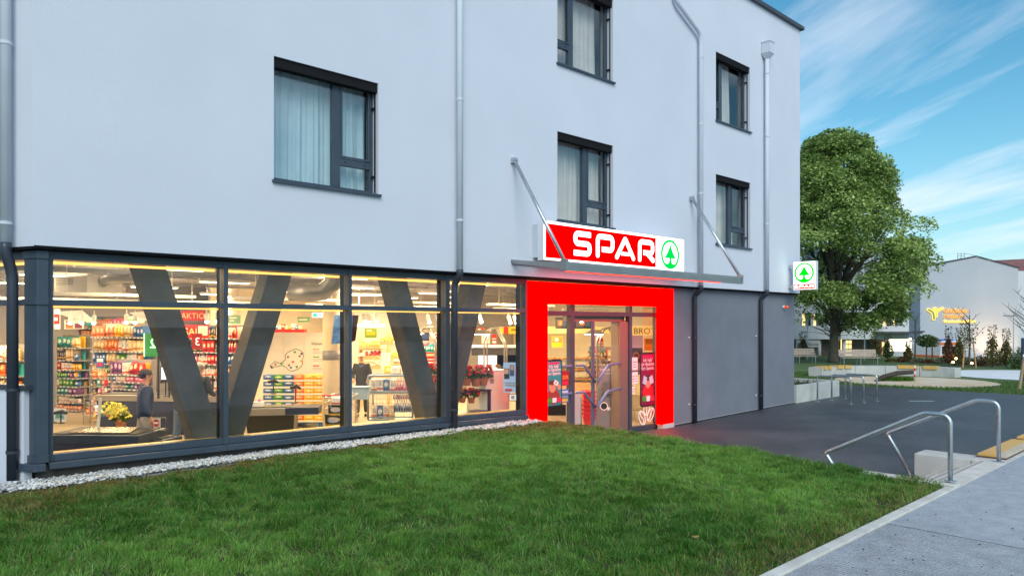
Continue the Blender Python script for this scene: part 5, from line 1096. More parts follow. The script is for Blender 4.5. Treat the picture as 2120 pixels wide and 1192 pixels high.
# ------------------------------------------------------------------ posters, boards, signs inside
def poster(px0, px1, y0, y1, d, label, base, prints=(), texts=(), name='poster', cat='poster', rot=FACE, th=.012, mirror=False):
    k = d/1520; w = (px1-px0)*k; h = (y1-y0)*k; t = thing(name, label, cat, at(px0,y1,d), rot)
    MB().box(0,w,0,th,0,h).build('board', base, t); y = -.002
    for i, (a,b,c,e,m) in enumerate(prints): MB().box(a*w,b*w,y-.0025-.0012*i,y-.0012*i,c*h,e*h).build('print', m, t)
    y -= .004+.0012*len(prints)
    for s, fx_, fz_, hh, m in texts:
        me = text_mesh(s, hh*h/.7, .002, mirror=mirror); link('lettering', me, m, t, (fx_*w, y, fz_*h))
    return t
c_ = lambda n, h, e=0: mat('ink_'+n, h, .5, emit=e)
red_, wht, yel, grn, blu, blk, tel, gry, skin, org, mag = c_('red','C8202A'), c_('white','EDEBE6'), c_('yellow','F0C21E'), c_('green','3F9A3C'), c_('blue','2F68B8'), c_('black','1C1C20'), c_('teal','2D8F93'), c_('grey','8A8C92'), c_('skin','C58E6E'), c_('orange','E0792B'), c_('magenta','B0155F')
poster(375,425,643,664,18,'red hanging sign reading AKTION in pale letters',red_,(),[('AKTION!',.0,.22,.55,c_('cream','F6D9A0'))],'hanging_sign','sign')
poster(378,432,672,700,18.4,'red hanging sign reading SALE below the larger red one',red_,[(.60,.96,.2,.9,wht)],[('SALE',.06,.25,.5,c_('cream','F6D9A0'))],'hanging_sign','sign')
poster(397,418,690,723,16,'clear red checkout number panel with outlined 3 seen mirrored',c_('dark_red','8E1A22'),(),[('3',.85,.25,.5,mat('neon_pink',(1,.45,.4),.5,emit=1.4))],'checkout_number','sign',mirror=True)
poster(298,326,690,738,16,'green checkout number panel with glowing 2 seen mirrored',c_('leaf_green','2C8A4A'),[(.0,.06,.0,1.0,mat('neon_green',(.35,1,.45),.5,emit=1.6))],[('2',.92,.38,.40,mat('neon_green',(.35,1,.45),.5))],'checkout_number','sign',mirror=True)
poster(112,124,640,681,14.5,'red and white arrow sign at the left frame of the first window',wht,[(.05,.95,.25,.75,red_),(.05,.6,.42,.58,wht)],(),'hanging_sign','sign')
poster(133,173,662,681,19.8,'framed product poster with pictures above the left grocery shelf',wht,[(.08,.45,.1,.55,org),(.55,.92,.1,.6,c_('plum','7A3550')),(.1,.3,.65,.9,red_)])
poster(176,200,652,674,19,'small teal hanging sign with white lettering over the left shelves',tel,[(.1,.7,.65,.78,wht),(.1,.8,.3,.45,wht)],(),'hanging_sign','sign')
poster(259,299,655,668,21,'pale green aisle sign above the long gondola',c_('mint','A9D0A8'),[(.1,.6,.35,.6,grn)],(),'hanging_sign','sign')
poster(472,498,652,670,19,'small green aisle sign behind the second window frame',c_('sage','7FA888'),[(.1,.7,.6,.75,wht),(.1,.5,.3,.4,wht)],(),'hanging_sign','sign')
poster(616,641,656,667,19.5,'green aisle sign over the red shelf top',c_('sage2','6E9A5C'),[(.1,.8,.4,.6,wht)],(),'hanging_sign','sign')
poster(646,668,647,657,15.5,'lit green and white emergency exit sign',mat('exit_white',(1,1,1),.5,emit=1.1),[(.08,.48,.12,.88,mat('exit_green',(.05,.6,.25),.5,emit=.9)),(.6,.9,.35,.65,MATS['exit_green'])],(),'exit_sign','sign')
for a, (x0,x1,y0,y1,m) in (('left',(112,196,648,668,m_white)),('right',(268,326,652,667,m_white))):
    t = thing('paper_canopy', 'white folded paper canopy hanging over the shelves, the %s one' % a, 'decoration', at(x0,(y0+y1)/2,16), FACE); k = 16/1520; w = (x1-x0)*k
    MB().add([(0,0,.12),(w*.55,.1,-.06),(w,.0,-.09),(w*.35,.5,.16),(0,.01,.135),(w*.55,.11,-.045),(w,.01,-.075),(w*.35,.51,.175)],[(0,1,3),(1,2,3),(4,7,5),(5,7,6),(0,4,5,1),(1,5,6,2),(2,6,7,3),(3,7,4,0)]).build('panel', m, t)
# map wall
mw = thing('map_wall', 'tall pale wall panel printed with an outline map and product pictures', 'wall panel', at(543,782,19.5), FACE); k = 19.5/1520; m_mapw = mat('map_panel',(.58,.55,.50),.7)
for i in range(3): MB().box(i*44*k+.004,(i+1)*44*k,0,.05,-.9,94*k).build('wall_panel', m_mapw, mw)
xy = [(0,26),(6,30),(10,36),(16,33),(22,31),(30,37),(34,40),(32,50),(38,58),(46,62),(54,66),(62,64),(70,58),(72,48),(68,40),(70,32),(66,22),(58,16),(48,12),(40,14),(34,22),(26,26),(18,24),(10,22),(4,18)]
ol = [(x*k*.98+.2, z*k*.85+.05) for x, z in xy]; q = MB()
for a, b in zip(ol, ol[1:]+ol[:1]): q.tube([(a[0],-.004,a[1]),(b[0],-.004,b[1])],.006,4)
q.build('map_outline', blk, mw)
r5 = random.Random(3)
for i, (x,z,c) in enumerate(((12,28,'brown'),(24,30,'green'),(38,46,'brown'),(52,58,'green'),(62,48,'brown'),(66,36,'orange'),(48,34,'red'),(40,26,'brown'),(56,22,'green'),(4,22,'dark'),(44,20,'blue'),(66,54,'dark'))):
    MB().box(x*k+.17,x*k+.17+.055,-.008,-.003,z*k*.85+.03,z*k*.85+.08).build('product_picture', mat('ink_'+c+'_pic', PAL[c][0], .6), mw)
link('lettering', text_mesh('Naheliegend.', 7.5*k/.7*.8, .002), blk, mw, (102*k,-.004,68*k))
for i, (z,c) in enumerate(((58,org),(54,gry),(51,gry),(42,grn),(38,gry),(35,gry),(24,red_),(20,gry),(17,gry))): MB().box(105*k,(118+5*(i%3))*k,-.004,-.001,z*k,(z+2.2 if i%3==0 else z+1)*k).build('text_line', c, mw)
rs_t = thing('red_shelf_top', 'red shelf top board with small packs behind the map wall', 'shelf', at(560,690,20.5), FACE); k = 20.5/1520
MB().box(0,70*k,0,.3,0,.12).build('red_board', red_, rs_t)
for i in range(9): product('carton', ['white','blue','white','red','beige','orange','white','blue','beige'][i], Matrix.Translation(at(566+7*i,681.5,20.4)) @ Matrix.Rotation(FACE,4,'Z'), (.09,.12,.10+.05*(i%3==0)), '%s pack on the red shelf top, %s from left' % (['white','blue','white','red','beige','orange','white','blue','beige'][i], ORD[i] if i else 'first'), 'packs on the red shelf top')
# round column
rc = thing('round_column', 'round cream shop column with a grey band', 'column', gp(685.5,17.4,0)); MB().lathe([(.195,0),(.195,4.05)],28).build('shaft', m_cream, rc, smooth=True); MB().lathe([(.203,1.70),(.203,1.92)],28).build('band', gry, rc, smooth=True)
rc2 = thing('round_column', 'white column end at the right edge of the beverage shelf', 'column', gp(482,22.5,0)); MB().lathe([(.19,0),(.19,4.05)],24).build('shaft', m_cream, rc2, smooth=True)
# pallet of drinks
pal = thing('pallet', 'blue pallet carrying the stack of drink trays', 'pallet', gp(543,18.0,0), FACE); m_pal = mat('pallet_blue',(.03,.10,.32),.6); 
for i in range(5): MB().box(0,1.5,.02+.22*i,.18+.22*i,.11,.135).build('deck_board', m_pal, pal)
for x in (0,.68,1.36): MB().box(x,x+.14,0,1.05,0,.105).build('runner', m_pal, pal)
m_tray = mat('tray_white',(.70,.68,.62),.6)
def tray_stack():
    cols = [('white','blue'),('green','green'),('blue','blue'),('orange','orange'),('yellow','yellow'),('yellow','yellow')]; kx = 18.0/1520
    for r_ in range(7):
        for c in range(6):
            w = .245; x = .015+c*.25; z = .142+r_*.166
            if r_ < 2 and c < 3: continue
            t = thing('drink_tray', 'tray of %s drink packs in the %s row, %s column of the pallet' % (cols[c][1], ORD[6-r_], ['first','second','third','fourth','fifth','sixth'][c]), 'drink tray', gp(543,18.0,0)+Vector((RX*x,RY*x,z)), FACE, 'drink trays stacked on the blue pallet')
            MB().box(0,w,0,.34,0,.045).build('tray', m_tray, t); p = printed('print_'+cols[c][1], PAL[cols[c][1]][0], PAL[cols[c][1]][1])
            pk = MB(); [pk.box(.006+i*w/3,.006+(i+1)*w/3-.012,.008,.332,.046,.158) for i in range(3)]; pk.build('drink_packs', p, t)
    for i in range(3): 
        w = .245; x = .015+i*.25
tray_stack()
lowst = thing('drink_tray', 'lower left block of green and white drink trays half hidden behind the checkout', 'drink tray', gp(545,18.02,.145), FACE, 'drink trays stacked on the blue pallet'); [MB().box(.01+.25*i,.245+.25*i,0,.34,.166*j,.166*j+.16).build('drink_packs', printed('print_'+['white','green','blue'][i], PAL[['white','green','blue'][i]][0], PAL[['white','green','blue'][i]][1]), lowst) for i in range(3) for j in range(2)]
# ------------------------------------------------------------------ checkouts
m_navy = mat('navy_panel',(.018,.028,.075),.35); m_belt = mat('belt_rubber',(.035,.04,.05),.5); m_rim = mat('steel_rim',(.42,.40,.38),.3,metal=.8); m_screen = mat('lit_screen',(.62,.80,.98),.4,emit=1.1)
def checkout(label, px, d, rot, ln, wd=.62, z=.88, body=m_navy, rim=None):
    t = thing('checkout_counter', label, 'checkout', gp(px,d,0), rot)
    MB().hexa([(.06,.05,.02),(ln-.06,.05,.02),(ln-.06,wd-.05,.02),(.06,wd-.05,.02),(.0,.0,z-.16),(ln,.0,z-.16),(ln,wd,z-.16),(.0,wd,z-.16)]).build('body', body, t, bevel=.01)
    MB().box(-.02,ln+.02,-.02,wd+.02,z-.158,z-.02).build('rim', rim or m_rim, t, bevel=.008); MB().box(.05,ln-.08,.07,wd-.07,z-.019,z-.004).build('belt', m_belt, t)
    return t
ck = checkout('long checkout belt with steel rim behind the blurred customer',199.5,17.0,SHELF+.30,3.0,.66,.93)
mo = MB(); mo.tube([(2.55,.52,.91),(2.55,.52,1.35)],.02,6); mo.build('screen_post', m_black, ck)
ms = thing('cash_register_screen', 'bright till monitor in a black frame left of the first slanted column', 'monitor', at(332,788,15.3), FACE); MB().box(0,.31,.0,.035,0,.31).build('frame', m_black, ms, bevel=.006); MB().box(.025,.285,-.003,-.0005,.03,.285).build('screen', m_screen, ms); MB().tube([(.15,.05,.05),(.15,.08,-.35)],.018,6).build('stem', m_black, ms)
tp = thing('till_post', 'tall dark till post beside the first slanted column', 'post', gp(328,16.2,.9), FACE); MB().tube([(0,0,0),(0,0,1.35)],.025,8).build('pole', m_black, tp); MB().box(-.06,.06,-.03,.03,1.3,1.42).build('head', m_black, tp)
def scanner(px, py, d, label, s=1.0):
    t = thing('hand_scanner', label, 'scanner', at(px,py,d), FACE); MB().tube([(0,0,0),(.0,0,.30*s)],.012,6).build('stand', m_black, t); MB().tube([(-.10,-.02,.30*s),(.02,0,.34*s),(.10,.01,.28*s)],[.03,.04,.022],8).build('scanner_head', m_black, t, smooth=True); MB().lathe([(.06,0),(.06,.012),(.02,.02)],10).build('foot', m_black, t)
scanner(343,820,15.4,'black hand scanner on a stand in front of the till monitor'); scanner(126,876,12.6,'black hand scanner at the lower left of the first window',.6); scanner(612,834,14.6,'card reader arm on the second checkout'); scanner(566,815,15.0,'dark scanner on the near side of the drink trays',.8)
ck1 = checkout('dark blue near checkout at the lower left of the first window',96,12.1,SHELF+.35,1.55,.9,.74,m_navy,mat('dark_blue_rim',(.035,.05,.09),.3)); MB().hexa([(.3,.1,.742),(1.35,.1,.742),(1.2,.62,.742),(.45,.62,.742),(.3,.1,.752),(1.35,.1,.752),(1.2,.62,.77),(.45,.62,.77)]).build('steel_tray', mat('shiny_steel',(.6,.6,.62),.18,metal=.9), ck1)
ck2 = checkout('low dark checkout end beside the no entry gate',210,12.6,SHELF+.25,1.15,.5,.60,m_navy,mat('dark_blue_rim',(.035,.05,.09),.3))
ck3 = checkout('second dark checkout in front of the drink trays',508,14.2,SHELF+.55,.92,.60,.93,mat('black_brown_panel',(.02,.017,.018),.3)); MB().box(.75,1.38,-.04,.64,.78,.915).build('blue_end', m_navy, ck3, bevel=.006)
MB().box(.1,.3,.1,.3,.93,1.02).build('till_box', m_white, ck3); MB().lathe([(.03,.0),(.03,.05),(.01,.06)],8,(.22,.2,1.02)).build('red_lamp', mat('lit_red_lamp',(1,.05,.1),.4,emit=2), ck3)
# gate with no entry sign
gt = thing('checkout_gate', 'clear checkout gate panel with a round red no entry sign', 'gate', at(313,889,11.7), FACE); k = 11.7/1520
MB().tube([(0,0,0),(30*k,0,-.005),(30*k,0,25*k),(0,0,25*k),(0,0,0)],.008,6).build('gate_frame', m_rim, gt); link('no_entry_disc', flat('d',[ell(10.5*k,14*k,6.3*k,7.6*k,24)],.006), red_, gt, (0,-.006,0)); MB().box(5.5*k,15.5*k,-.013,-.010,12.4*k,16*k).build('no_entry_bar', wht, gt); MB().box(4*k,19*k,.001,.006,5*k,24*k).build('gate_panel', mat('gate_acrylic',(.6,.58,.52),.3), gt)
gp2 = thing('gate_post', 'slim pale glass gate edge left of the flower bunch', 'gate', gp(196,12.6,.0), FACE); MB().hexa([(0,0,.4),(.03,0,.4),(.03,.05,.4),(0,.05,.4),(.07,0,1.28),(.10,0,1.28),(.10,.05,1.28),(.07,.05,1.28)]).build('glass_edge', mat('pale_glass_edge',(.55,.58,.55),.2), gp2)
# framed sign at lower left
poster(112,136,845,872,13,'framed notice with a blue green logo at the lower left of the first window',wht,[(.1,.9,.15,.9,c_('pale_blue','9DB8C8')),(.15,.7,.45,.7,tel),(.15,.8,.3,.42,grn)])
poster(199,215,740,761,15.5,'small blue notice on the gate left of the long checkout',blu,[(.1,.9,.6,.9,wht),(.15,.45,.15,.5,red_),(.55,.85,.15,.5,red_)])
# flowers
def flower_pot(px, py, d, leafc, flow, label, s=1.0, n=60):
    t = thing('potted_flowers', label, 'flowers', at(px,py,d), FACE); r_ = np.random.RandomState(int(px+py))
    MB().lathe([(.07*s,0),(.10*s,.14*s),(.09*s,.14*s)],10).build('pot', mat('pot_'+leafc,(.35,.12,.06),.6), t)
    dd = r_.normal(0,1,(n,3)); dd /= np.linalg.norm(dd,axis=1,keepdims=True); dd[:,2] = np.abs(dd[:,2])
    leaves('foliage', dd*np.array([.19,.15,.20])*s*(.6+.4*r_.rand(n,1))+np.array([0,0,.15*s]), .10*s, MATL[leafc], t, r_, .3)
    m = n; dd = r_.normal(0,1,(m,3)); dd /= np.linalg.norm(dd,axis=1,keepdims=True); dd[:,2] = np.abs(dd[:,2])*.8+.25
    leaves('blossom', dd*np.array([.19,.15,.20])*s+np.array([0,0,.17*s]), .09*s, MATL[flow], t, r_, .5); return t
MATL = {'green':leaf_mat('pot_leaf',(.03,.08,.02),(.08,.16,.04)),'red':leaf_mat('red_petal',(.35,.01,.02),(.62,.03,.05)),'pink':leaf_mat('pink_petal',(.55,.05,.10),(.75,.22,.25)),'yellow':leaf_mat('yellow_petal',(.45,.42,.03),(.75,.70,.12)),'lime':leaf_mat('lime_leaf',(.12,.30,.02),(.42,.50,.08))}
flower_pot(243,872,14.6,'lime','yellow','large lime and yellow bouquet below the long checkout',.95,50); flower_pot(250,888,14.2,'green','yellow','yellow bouquet wrapped in dark paper at the floor by the gate',1.0,60); flower_pot(228,862,15,'green','yellow','small flower bunch left of the lime bouquet',.8,40)
fs_ = thing('flower_stand', 'blue grey tiered flower stand in the fourth window', 'stand', gp(944,14.6,0), 0)
for z in (.72,1.16): MB().box(0,.95,0,.4,z,z+.03).build('tier', m_navy, fs_)
for x in (.02,.90): MB().box(x,x+.05,.02,.07,0,1.16).build('stand_leg', m_navy, fs_)
for px, py, d, c, w in ((965,798,15.1,'red','red poinsettia on the flower stand, left'),(985,799,15.2,'pink','pink poinsettia on the flower stand, middle'),(1000,797,15.3,'red','red poinsettia against the white cabinet'),(957,833,14.9,'pink','pink flowers on the lower tier of the stand, left'),(976,834,15.0,'red','red flowers on the lower tier of the stand, right')): flower_pot(px,py,d,'green',c,w,1.1 if py < 810 else .8)
for px, py, d, c, w in ((899,790,15.6,'red','red roses beside the third window frame'),(905,820,15.4,'pink','pink flowers below the roses'),(893,800,16.5,'pink','pink flowers behind the third slanted column')): flower_pot(px,py,d,'green',c,w,1.0)
fb = thing('flower_bucket_rack', 'dark rack holding flower buckets by the third window frame', 'rack', gp(890,15.5,0), 0)
for z in (.55,.98): MB().box(0,.6,0,.35,z,z+.03).build('tier', m_navy, fb)
for x in (0,.56): MB().box(x,x+.04,.0,.04,0,1.0).build('rack_leg', m_navy, fb)
# white cabinet, bakery case
cbn = thing('counter_cabinet', 'plain white counter cabinet in the fourth window', 'cabinet', gp(1006,15.3,0), 0); MB().box(0,.68,0,.62,.1,1.55).build('cabinet_body', mat('cabinet_white',(.70,.66,.58),.5), cbn, bevel=.006); MB().box(-.01,.69,-.01,.63,1.552,1.575).build('cabinet_top', m_white, cbn); MB().box(.12,.22,-.006,-.001,1.30,1.40).build('cabinet_label', gry, cbn)
bc = thing('bakery_case', 'lit bakery display case under a dark hood behind the white cabinet', 'display case', gp(984,19.5,0), FACE); k = 19.5/1520
MB().box(0,1.45,0,.7,0,.95).build('case_base', m_cream, bc); MB().box(-.1,1.5,-.1,.7,1.72,1.9).build('case_hood', mat('hood_dark',(.05,.045,.045),.5), bc, bevel=.02); MB().box(-.12,1.6,-.14,.7,1.92,1.97).build('case_top', m_white, bc); MB().box(.05,.55,.62,.68,1.0,1.68).build('lit_back', mat('lit_white_back',(1,.93,.8),.5,emit=1.3), bc); MB().box(.57,1.45,.60,.66,.96,1.70).build('case_back', m_anth_in, bc)
for z in (1.15,1.38): MB().box(.05,1.4,.2,.6,z,z+.015).build('glass_shelf', m_rim, bc)
r7 = random.Random(5); lo0 = MB().lathe([(.2,0),(.9,.22),(1.0,.5),(.8,.85),(.2,1.0)],8).mesh('bread_loaf')
def loaf(p, s, lab, c='beige'):
    me = lo0.copy() if ('loaf',c) not in MK else MK[('loaf',c)]
    if ('loaf',c) not in MK: me.materials.append(mat('bread_crust',(.55,.28,.08),.6,var=.3,vscale=2)); MK[('loaf',c)] = me
    o = bpy.data.objects.new('bread_loaf', me); COL.objects.link(o); o.location = p; o.scale = (s*.11,s*.075,s*.085); o.rotation_euler = (0,0,r7.uniform(-.6,.6)+FACE); tag(o, lab, 'bread', 'bread rolls of the bakery')
for j, z in enumerate((.96,1.166,1.396)):
    for i in range(6): q = gp(984,19.5,z); f = .15+.22*i; p = q+Vector((RX*f+FX*.35,RY*f+FY*.35,0)); loaf(p, .75, 'small bread roll in the lit bakery case, %s level' % ['bottom','middle','upper'][j])
bk = thing('bakery_counter', 'long oak bakery counter with glass top seen through the sliding doors', 'bakery counter', gp(1128,20.5,0), FACE)
MB().box(0,1.75,0,.8,0,.30).build('plinth', m_anth_in, bk); MB().box(-.02,1.77,-.03,.82,.302,.92).build('oak_front', m_wood, bk); MB().box(-.02,1.77,-.02,.82,1.50,1.53).build('glass_top', m_rim, bk); MB().box(0,1.75,-.005,.005,.925,1.5).build('glass_front', m_shopglass, bk)
for z in (.95,1.22): MB().box(.02,1.73,.05,.75,z-.012,z).build('bread_shelf', m_rim, bk)
for x in (0,.58,1.16,1.74): MB().box(x-.01,x+.01,.0,.02,.92,1.5).build('glass_bar', m_rim, bk)
for j, z in enumerate((.95,1.22,1.532)):
    for i in range(11):
        for y in ((.18,.5) if j < 2 else (.35,)): q = gp(1128,20.5,z); f = .10+.155*i; loaf(q+Vector((RX*f+FX*y,RY*f+FY*y,0)), 1.0, 'golden bread roll %s of the bakery counter, %s from left%s' % (['on the lower shelf','on the upper shelf','on the glass top'][j], (['first']+ORD[1:]+['tenth','eleventh'])[i], '' if j == 2 else ', front row' if y < .3 else ', back row'))
poster(1130,1300,676,690,24.5,'yellow lit board over the bakery reading GEBÄCK and BROT',mat('warm_board',(.85,.62,.22),.6,emit=.25),(),[('BROT',.80,.2,.6,c_('bronze','6A4A10')),('GEBÄCK',.12,.25,.5,wht)],'wall_board','sign')
poster(1300,1352,674,694,21,'warm board reading BROT at the right of the doorway',mat('warm_board',(.85,.62,.22),.6),(),[('BROT',.22,.15,.62,c_('bronze','6A4A10'))],'wall_board','sign')
poster(1142,1165,696,719,23.5,'yellow poster with bread picture on the bakery wall',yel,[(.05,.95,.45,.95,c_('breadpic','B98A4A')),(.3,.6,.55,.85,wht)])
poster(1236,1249,700,722,22.5,'red price poster behind the sliding door',red_,[(.1,.9,.3,.42,wht),(.1,.9,.55,.65,wht),(.2,.8,.1,.2,wht)])
for a,b,c,d_,w in ((1150,1173,657,680,'left of the door post'),(1190,1224,655,680,'over the sliding door')): poster(a,b,c,d_,18.5,'dark menu screen with food pictures '+w,m_black,[(.08,.55,.1,.8,c_('foodpic','5A4A44')),(.3,.6,.3,.7,org),(.65,.92,.15,.6,c_('bluepic','3C4C66'))],(),'menu_screen','screen')
cof = poster(1306,1331,694,775,18.3,'tall dark board with a cup of coffee picture right of the door',gry,[(.05,.95,.30,.68,c_('darkbrown','2A1A12'))],(),'wall_board','poster'); link('cup_picture', flat('d',[ell(.13,.46,.085,.10,20)],.003), c_('latte','8A5A38'), cof, (0,-.009,0)); link('cup_picture', flat('d',[ell(.13,.46,.06,.072,20)],.003), c_('coffee','4A2812'), cof, (0,-.0125,0))
poster(1334,1358,700,725,20.5,'bread baskets picture behind the right side pane',c_('breadpic','B98A4A'),[(.1,.9,.1,.45,org),(.1,.9,.55,.9,c_('crust','8A5A28'))])
# posters on pane four and around
poster(1042,1078,750,812,14.9,'pale blue poster with people pictures behind the fourth window',c_('sky','9FBBDD'),[(.05,.35,.45,.8,blk),(.06,.3,.62,.78,skin),(.38,.62,.55,.92,c_('navyblue','33466E')),(.42,.58,.75,.9,skin),(.7,.95,.5,.8,red_),(.1,.9,.3,.34,gry),(.1,.8,.22,.26,gry),(.1,.5,.05,.12,red_)])
poster(1053,1070,814,830,14.8,'small dark square poster with a drawing under the blue one',blk,[(.1,.9,.1,.9,wht),(.3,.7,.3,.7,gry)])
poster(1018,1028,692,712,20,'red price poster in the fourth window',red_,[(.15,.85,.1,.35,wht),(.15,.85,.5,.6,wht)])
poster(997,1014,692,711,20.2,'white poster with pink flower picture in the fourth window',c_('cream2','EADFCB'),[(.2,.8,.3,.8,c_('rose','C87A7A'))])
poster(1030,1080,676,691,22,'yellow promotional board at the top of the fourth window',yel,[(.25,.45,.0,1.0,red_),(.55,.95,.4,.7,c_('olive','8A7A10'))],(),'wall_board','sign')
poster(988,1003,679,688,22,'narrow red and white sign left of the yellow board',red_,[(.1,.5,.2,.8,wht)],(),'hanging_sign','sign')
poster(881,901,729,760,20,'red notice board right of the third slanted column',red_,[(.1,.9,.75,.9,c_('cream','F6D9A0')),(.1,.9,.5,.56,wht),(.1,.9,.3,.36,wht)])
poster(899,914,689,706,21,'white poster with dark fruit picture by the third window frame',wht,[(.2,.8,.2,.6,c_('plum','7A3550')),(.1,.5,.7,.9,red_)])
poster(868,888,688,705,21.5,'dark blue screen right of the third slanted column',c_('deepblue','1A2A52'),[(.1,.9,.2,.8,c_('deepblue2','24407A'))],(),'menu_screen','screen')
poster(820,828,690,704,23,'small white notice on the grey wall',wht,[(.2,.8,.3,.7,gry)])
# cashier hood / steel frame lamps at pane 3-4
for px0, px1, d, lb in ((862,902,20,'in the third window'),(1002,1046,19,'in the fourth window'),(1236,1280,19,'behind the sliding door')):
    k = d/1520; t = thing('steel_frame_hood', 'bent steel tube frame carrying a lamp hood '+lb, 'display frame', gp(px0,d,0), FACE); w = (px1-px0)*k
    for x in (.0,.08): MB().tube(fillet([(x,0,0),(x,0,2.15),(x+.12,.1,2.42),(w*.7+x,.1,2.46)],.1,4),.022,8).build('tube', m_rim, t, smooth=True)
    for x in (w*.75,w*.85): MB().tube(fillet([(x+.12,0,0),(x+.12,0,2.0),(x-.12,.1,2.46)],.1,4),.022,8).build('tube', m_rim, t, smooth=True)
    MB().hexa([(-.35,-.1,2.28),(.2,-.1,2.28),(.2,.2,2.28),(-.35,.2,2.28),(-.15,0,2.40),(.05,0,2.40),(.05,.1,2.40),(-.15,.1,2.40)]).build('lamp_hood', m_rim, t); MB().box(-.3,.15,-.08,.18,2.27,2.279).build('hood_lamp', m_spot, t)
# televisions
tv = thing('hanging_screens', 'back to back dark blue advertising screens hung beside the round column', 'screen', at(686,712,14.2), FACE); k = 14.2/1520
MB().hexa([(0,0,0),(40*k,.06,.03),(40*k,.09,.03),(0,.03,0),(.06,0,60*k),(42*k,.06,60*k),(42*k,.09,60*k),(.06,.03,60*k)]).build('screen', mat('blue_screen',(.03,.08,.22),.3,emit=.25,col2=(.10,.22,.42),vscale=9), tv)
tv2 = thing('hanging_screens', 'second dark reddish screen hung right of the window frame', 'screen', at(728,708,14.3), FACE); MB().hexa([(0,0,0),(6*k,.06,.03),(6*k,.09,.03),(0,.03,0),(.02,0,56*k),(13*k,.06,56*k),(13*k,.09,56*k),(.02,.03,56*k)]).build('screen', c_('darkred','3A1512'), tv2)
sl_ = thing('strip_light', 'bright suspended tube light in the third window', 'lamp', at(738,676,19), FACE); MB().box(0,.72,0,.06,0,.05).build('tube', mat('bright_tube',(1,.93,.78),.5,emit=4), sl_); MB().box(-.02,.74,-.02,.08,.052,.075).build('tube_housing', m_white, sl_)
# fruit displays
def crate(px, py, d, wpx, fruit, label, n=26, tilt=.25):
    k = d/1520; w = wpx*k; t = thing('fruit_crate', label, 'fruit crate', at(px,py,d), FACE); r_ = random.Random(int(px)); c = MB(); c.hexa([(0,0,0),(w,0,0),(w,.4,.12),(0,.4,.12),(0,-.01,.02),(w,-.01,.02),(w,.4,.14),(0,.4,.14)]); c.box(0,w,-.03,-.011,0,.11); c.build('crate', m_wood, t)
    f = MB()
    for _ in range(n):
        x = r_.uniform(.04,w-.04); y = r_.uniform(.02,.36); z = .06+y*.3+r_.uniform(0,.07); f.lathe([(.012,-.04),(.04,-.02),(.045,.0),(.04,.025),(.012,.04)],6,(x,y,z))
    f.build('fruit', fruit, t, smooth=True)['kind'] = 'stuff'; return t
m_or = mat('orange_fruit',(.75,.30,.02),.5,var=.2); m_ba = mat('banana_yellow',(.72,.52,.04),.5,var=.2); m_ap = mat('apple_red',(.45,.03,.02),.4,var=.3); m_gr = mat('green_apple',(.40,.50,.06),.4,var=.3); m_tr = mat('tray_snack',(.5,.42,.34),.5,var=.5)
fd = thing('fruit_stand', 'oak fruit stand behind the man in the pale cap', 'stand', gp(744,22.6,0), FACE)
for z in (.9,1.35,1.75): MB().box(0,.85,.02,.5,z,z+.03).build('stand_shelf', m_wood, fd)
for x in (-.03,.85): MB().box(x,x+.03,0,.5,0,2.3).build('stand_side', m_wood, fd)
crate(746,722,22.4,42,m_ba,'fruit crate of yellow bananas behind the man in the cap',34); crate(750,744,22.2,36,m_ap,'fruit crate of red apples behind the man in the cap',30); crate(786,713,22,28,m_or,'heaped orange fruit bowl in the middle of the third window',34); crate(808,746,21.8,22,m_gr,'fruit crate of yellow green apples left of the third slanted column',24); crate(768,764,21,22,m_tr,'tray of packed snacks left of the white price board',20); crate(809,760,21,22,m_tr,'tray of packed snacks right of the white price board',20); crate(830,722,22.5,8,m_or,'small orange crate left of the third slanted column',8)
poster(755,780,680,699,22,'green poster with fruit picture tilted above the bananas',c_('lime','7FA32C'),[(.15,.85,.3,.65,yel),(.15,.6,.7,.85,wht)])
poster(789,808,730,764,19,'plain white price board in the third window',mat('bright_white_card',(.8,.78,.74),.5))
# wire cage cart with packs
cg = thing('wire_cage_cart', 'blue grey wire cage cart loaded with packs in the third window', 'cage cart', gp(762,17.6,0), FACE); k = 17.6/1520; w = 92*k; m_cage = mat('cage_blue',(.20,.30,.42),.4,metal=.3)
c = MB(); c.tube(fillet([(0,0,.25),(0,0,1.31),(w,0,1.31),(w,0,.25)],.05,3),.026,8); c.tube([(0,0,.92),(w,0,.92)],.022,8); c.tube([(0,0,.32),(w,0,.32)],.018,6); c.tube([(0,.6,.25),(0,.6,1.31),(w,.6,1.31),(w,.6,.25)],.02,6); c.build('cage_frame', m_cage, cg, smooth=True)
c = MB(); n = 15
for i in range(1,n): c.tube([(w*i/n,0,.33),(w*i/n,0,1.3)],.004,4)
for i in range(1,9): c.tube([(0,0,.33+.107*i),(w,0,.33+.107*i)],.004,4)
c.build('wire_mesh', m_cage, cg); MB().box(0,w,.02,.6,.22,.25).build('cage_floor', m_cage, cg); MB().box(0,w,.03,.6,.88,.905).build('cage_shelf', m_cage, cg)
for x in (.06,w-.06): MB().tube([(x-.02,.05,.09),(x+.02,.05,.09)],.09,12).build('wheel', m_black, cg)
Bm = Matrix.Translation(gp(762,17.6,0)) @ Matrix.Rotation(FACE,4,'Z')
for i in range(4): product('carton',['white','white','blue','white'][i],Bm @ Matrix.Translation((.12+.15*i,.22,.91)),(.13,.3,.30),'%s pack on the upper shelf of the cage cart, %s from left' % (['white','white','pale blue','white'][i],['first','second','third','fourth'][i]),'packs in the cage cart')
for i in range(6): product('bottle','pink',Bm @ Matrix.Translation((.66+.062*i,.15,.91)),(.06,.06,.28),'magenta bottle on the upper shelf of the cage cart','magenta bottles in the cage cart')
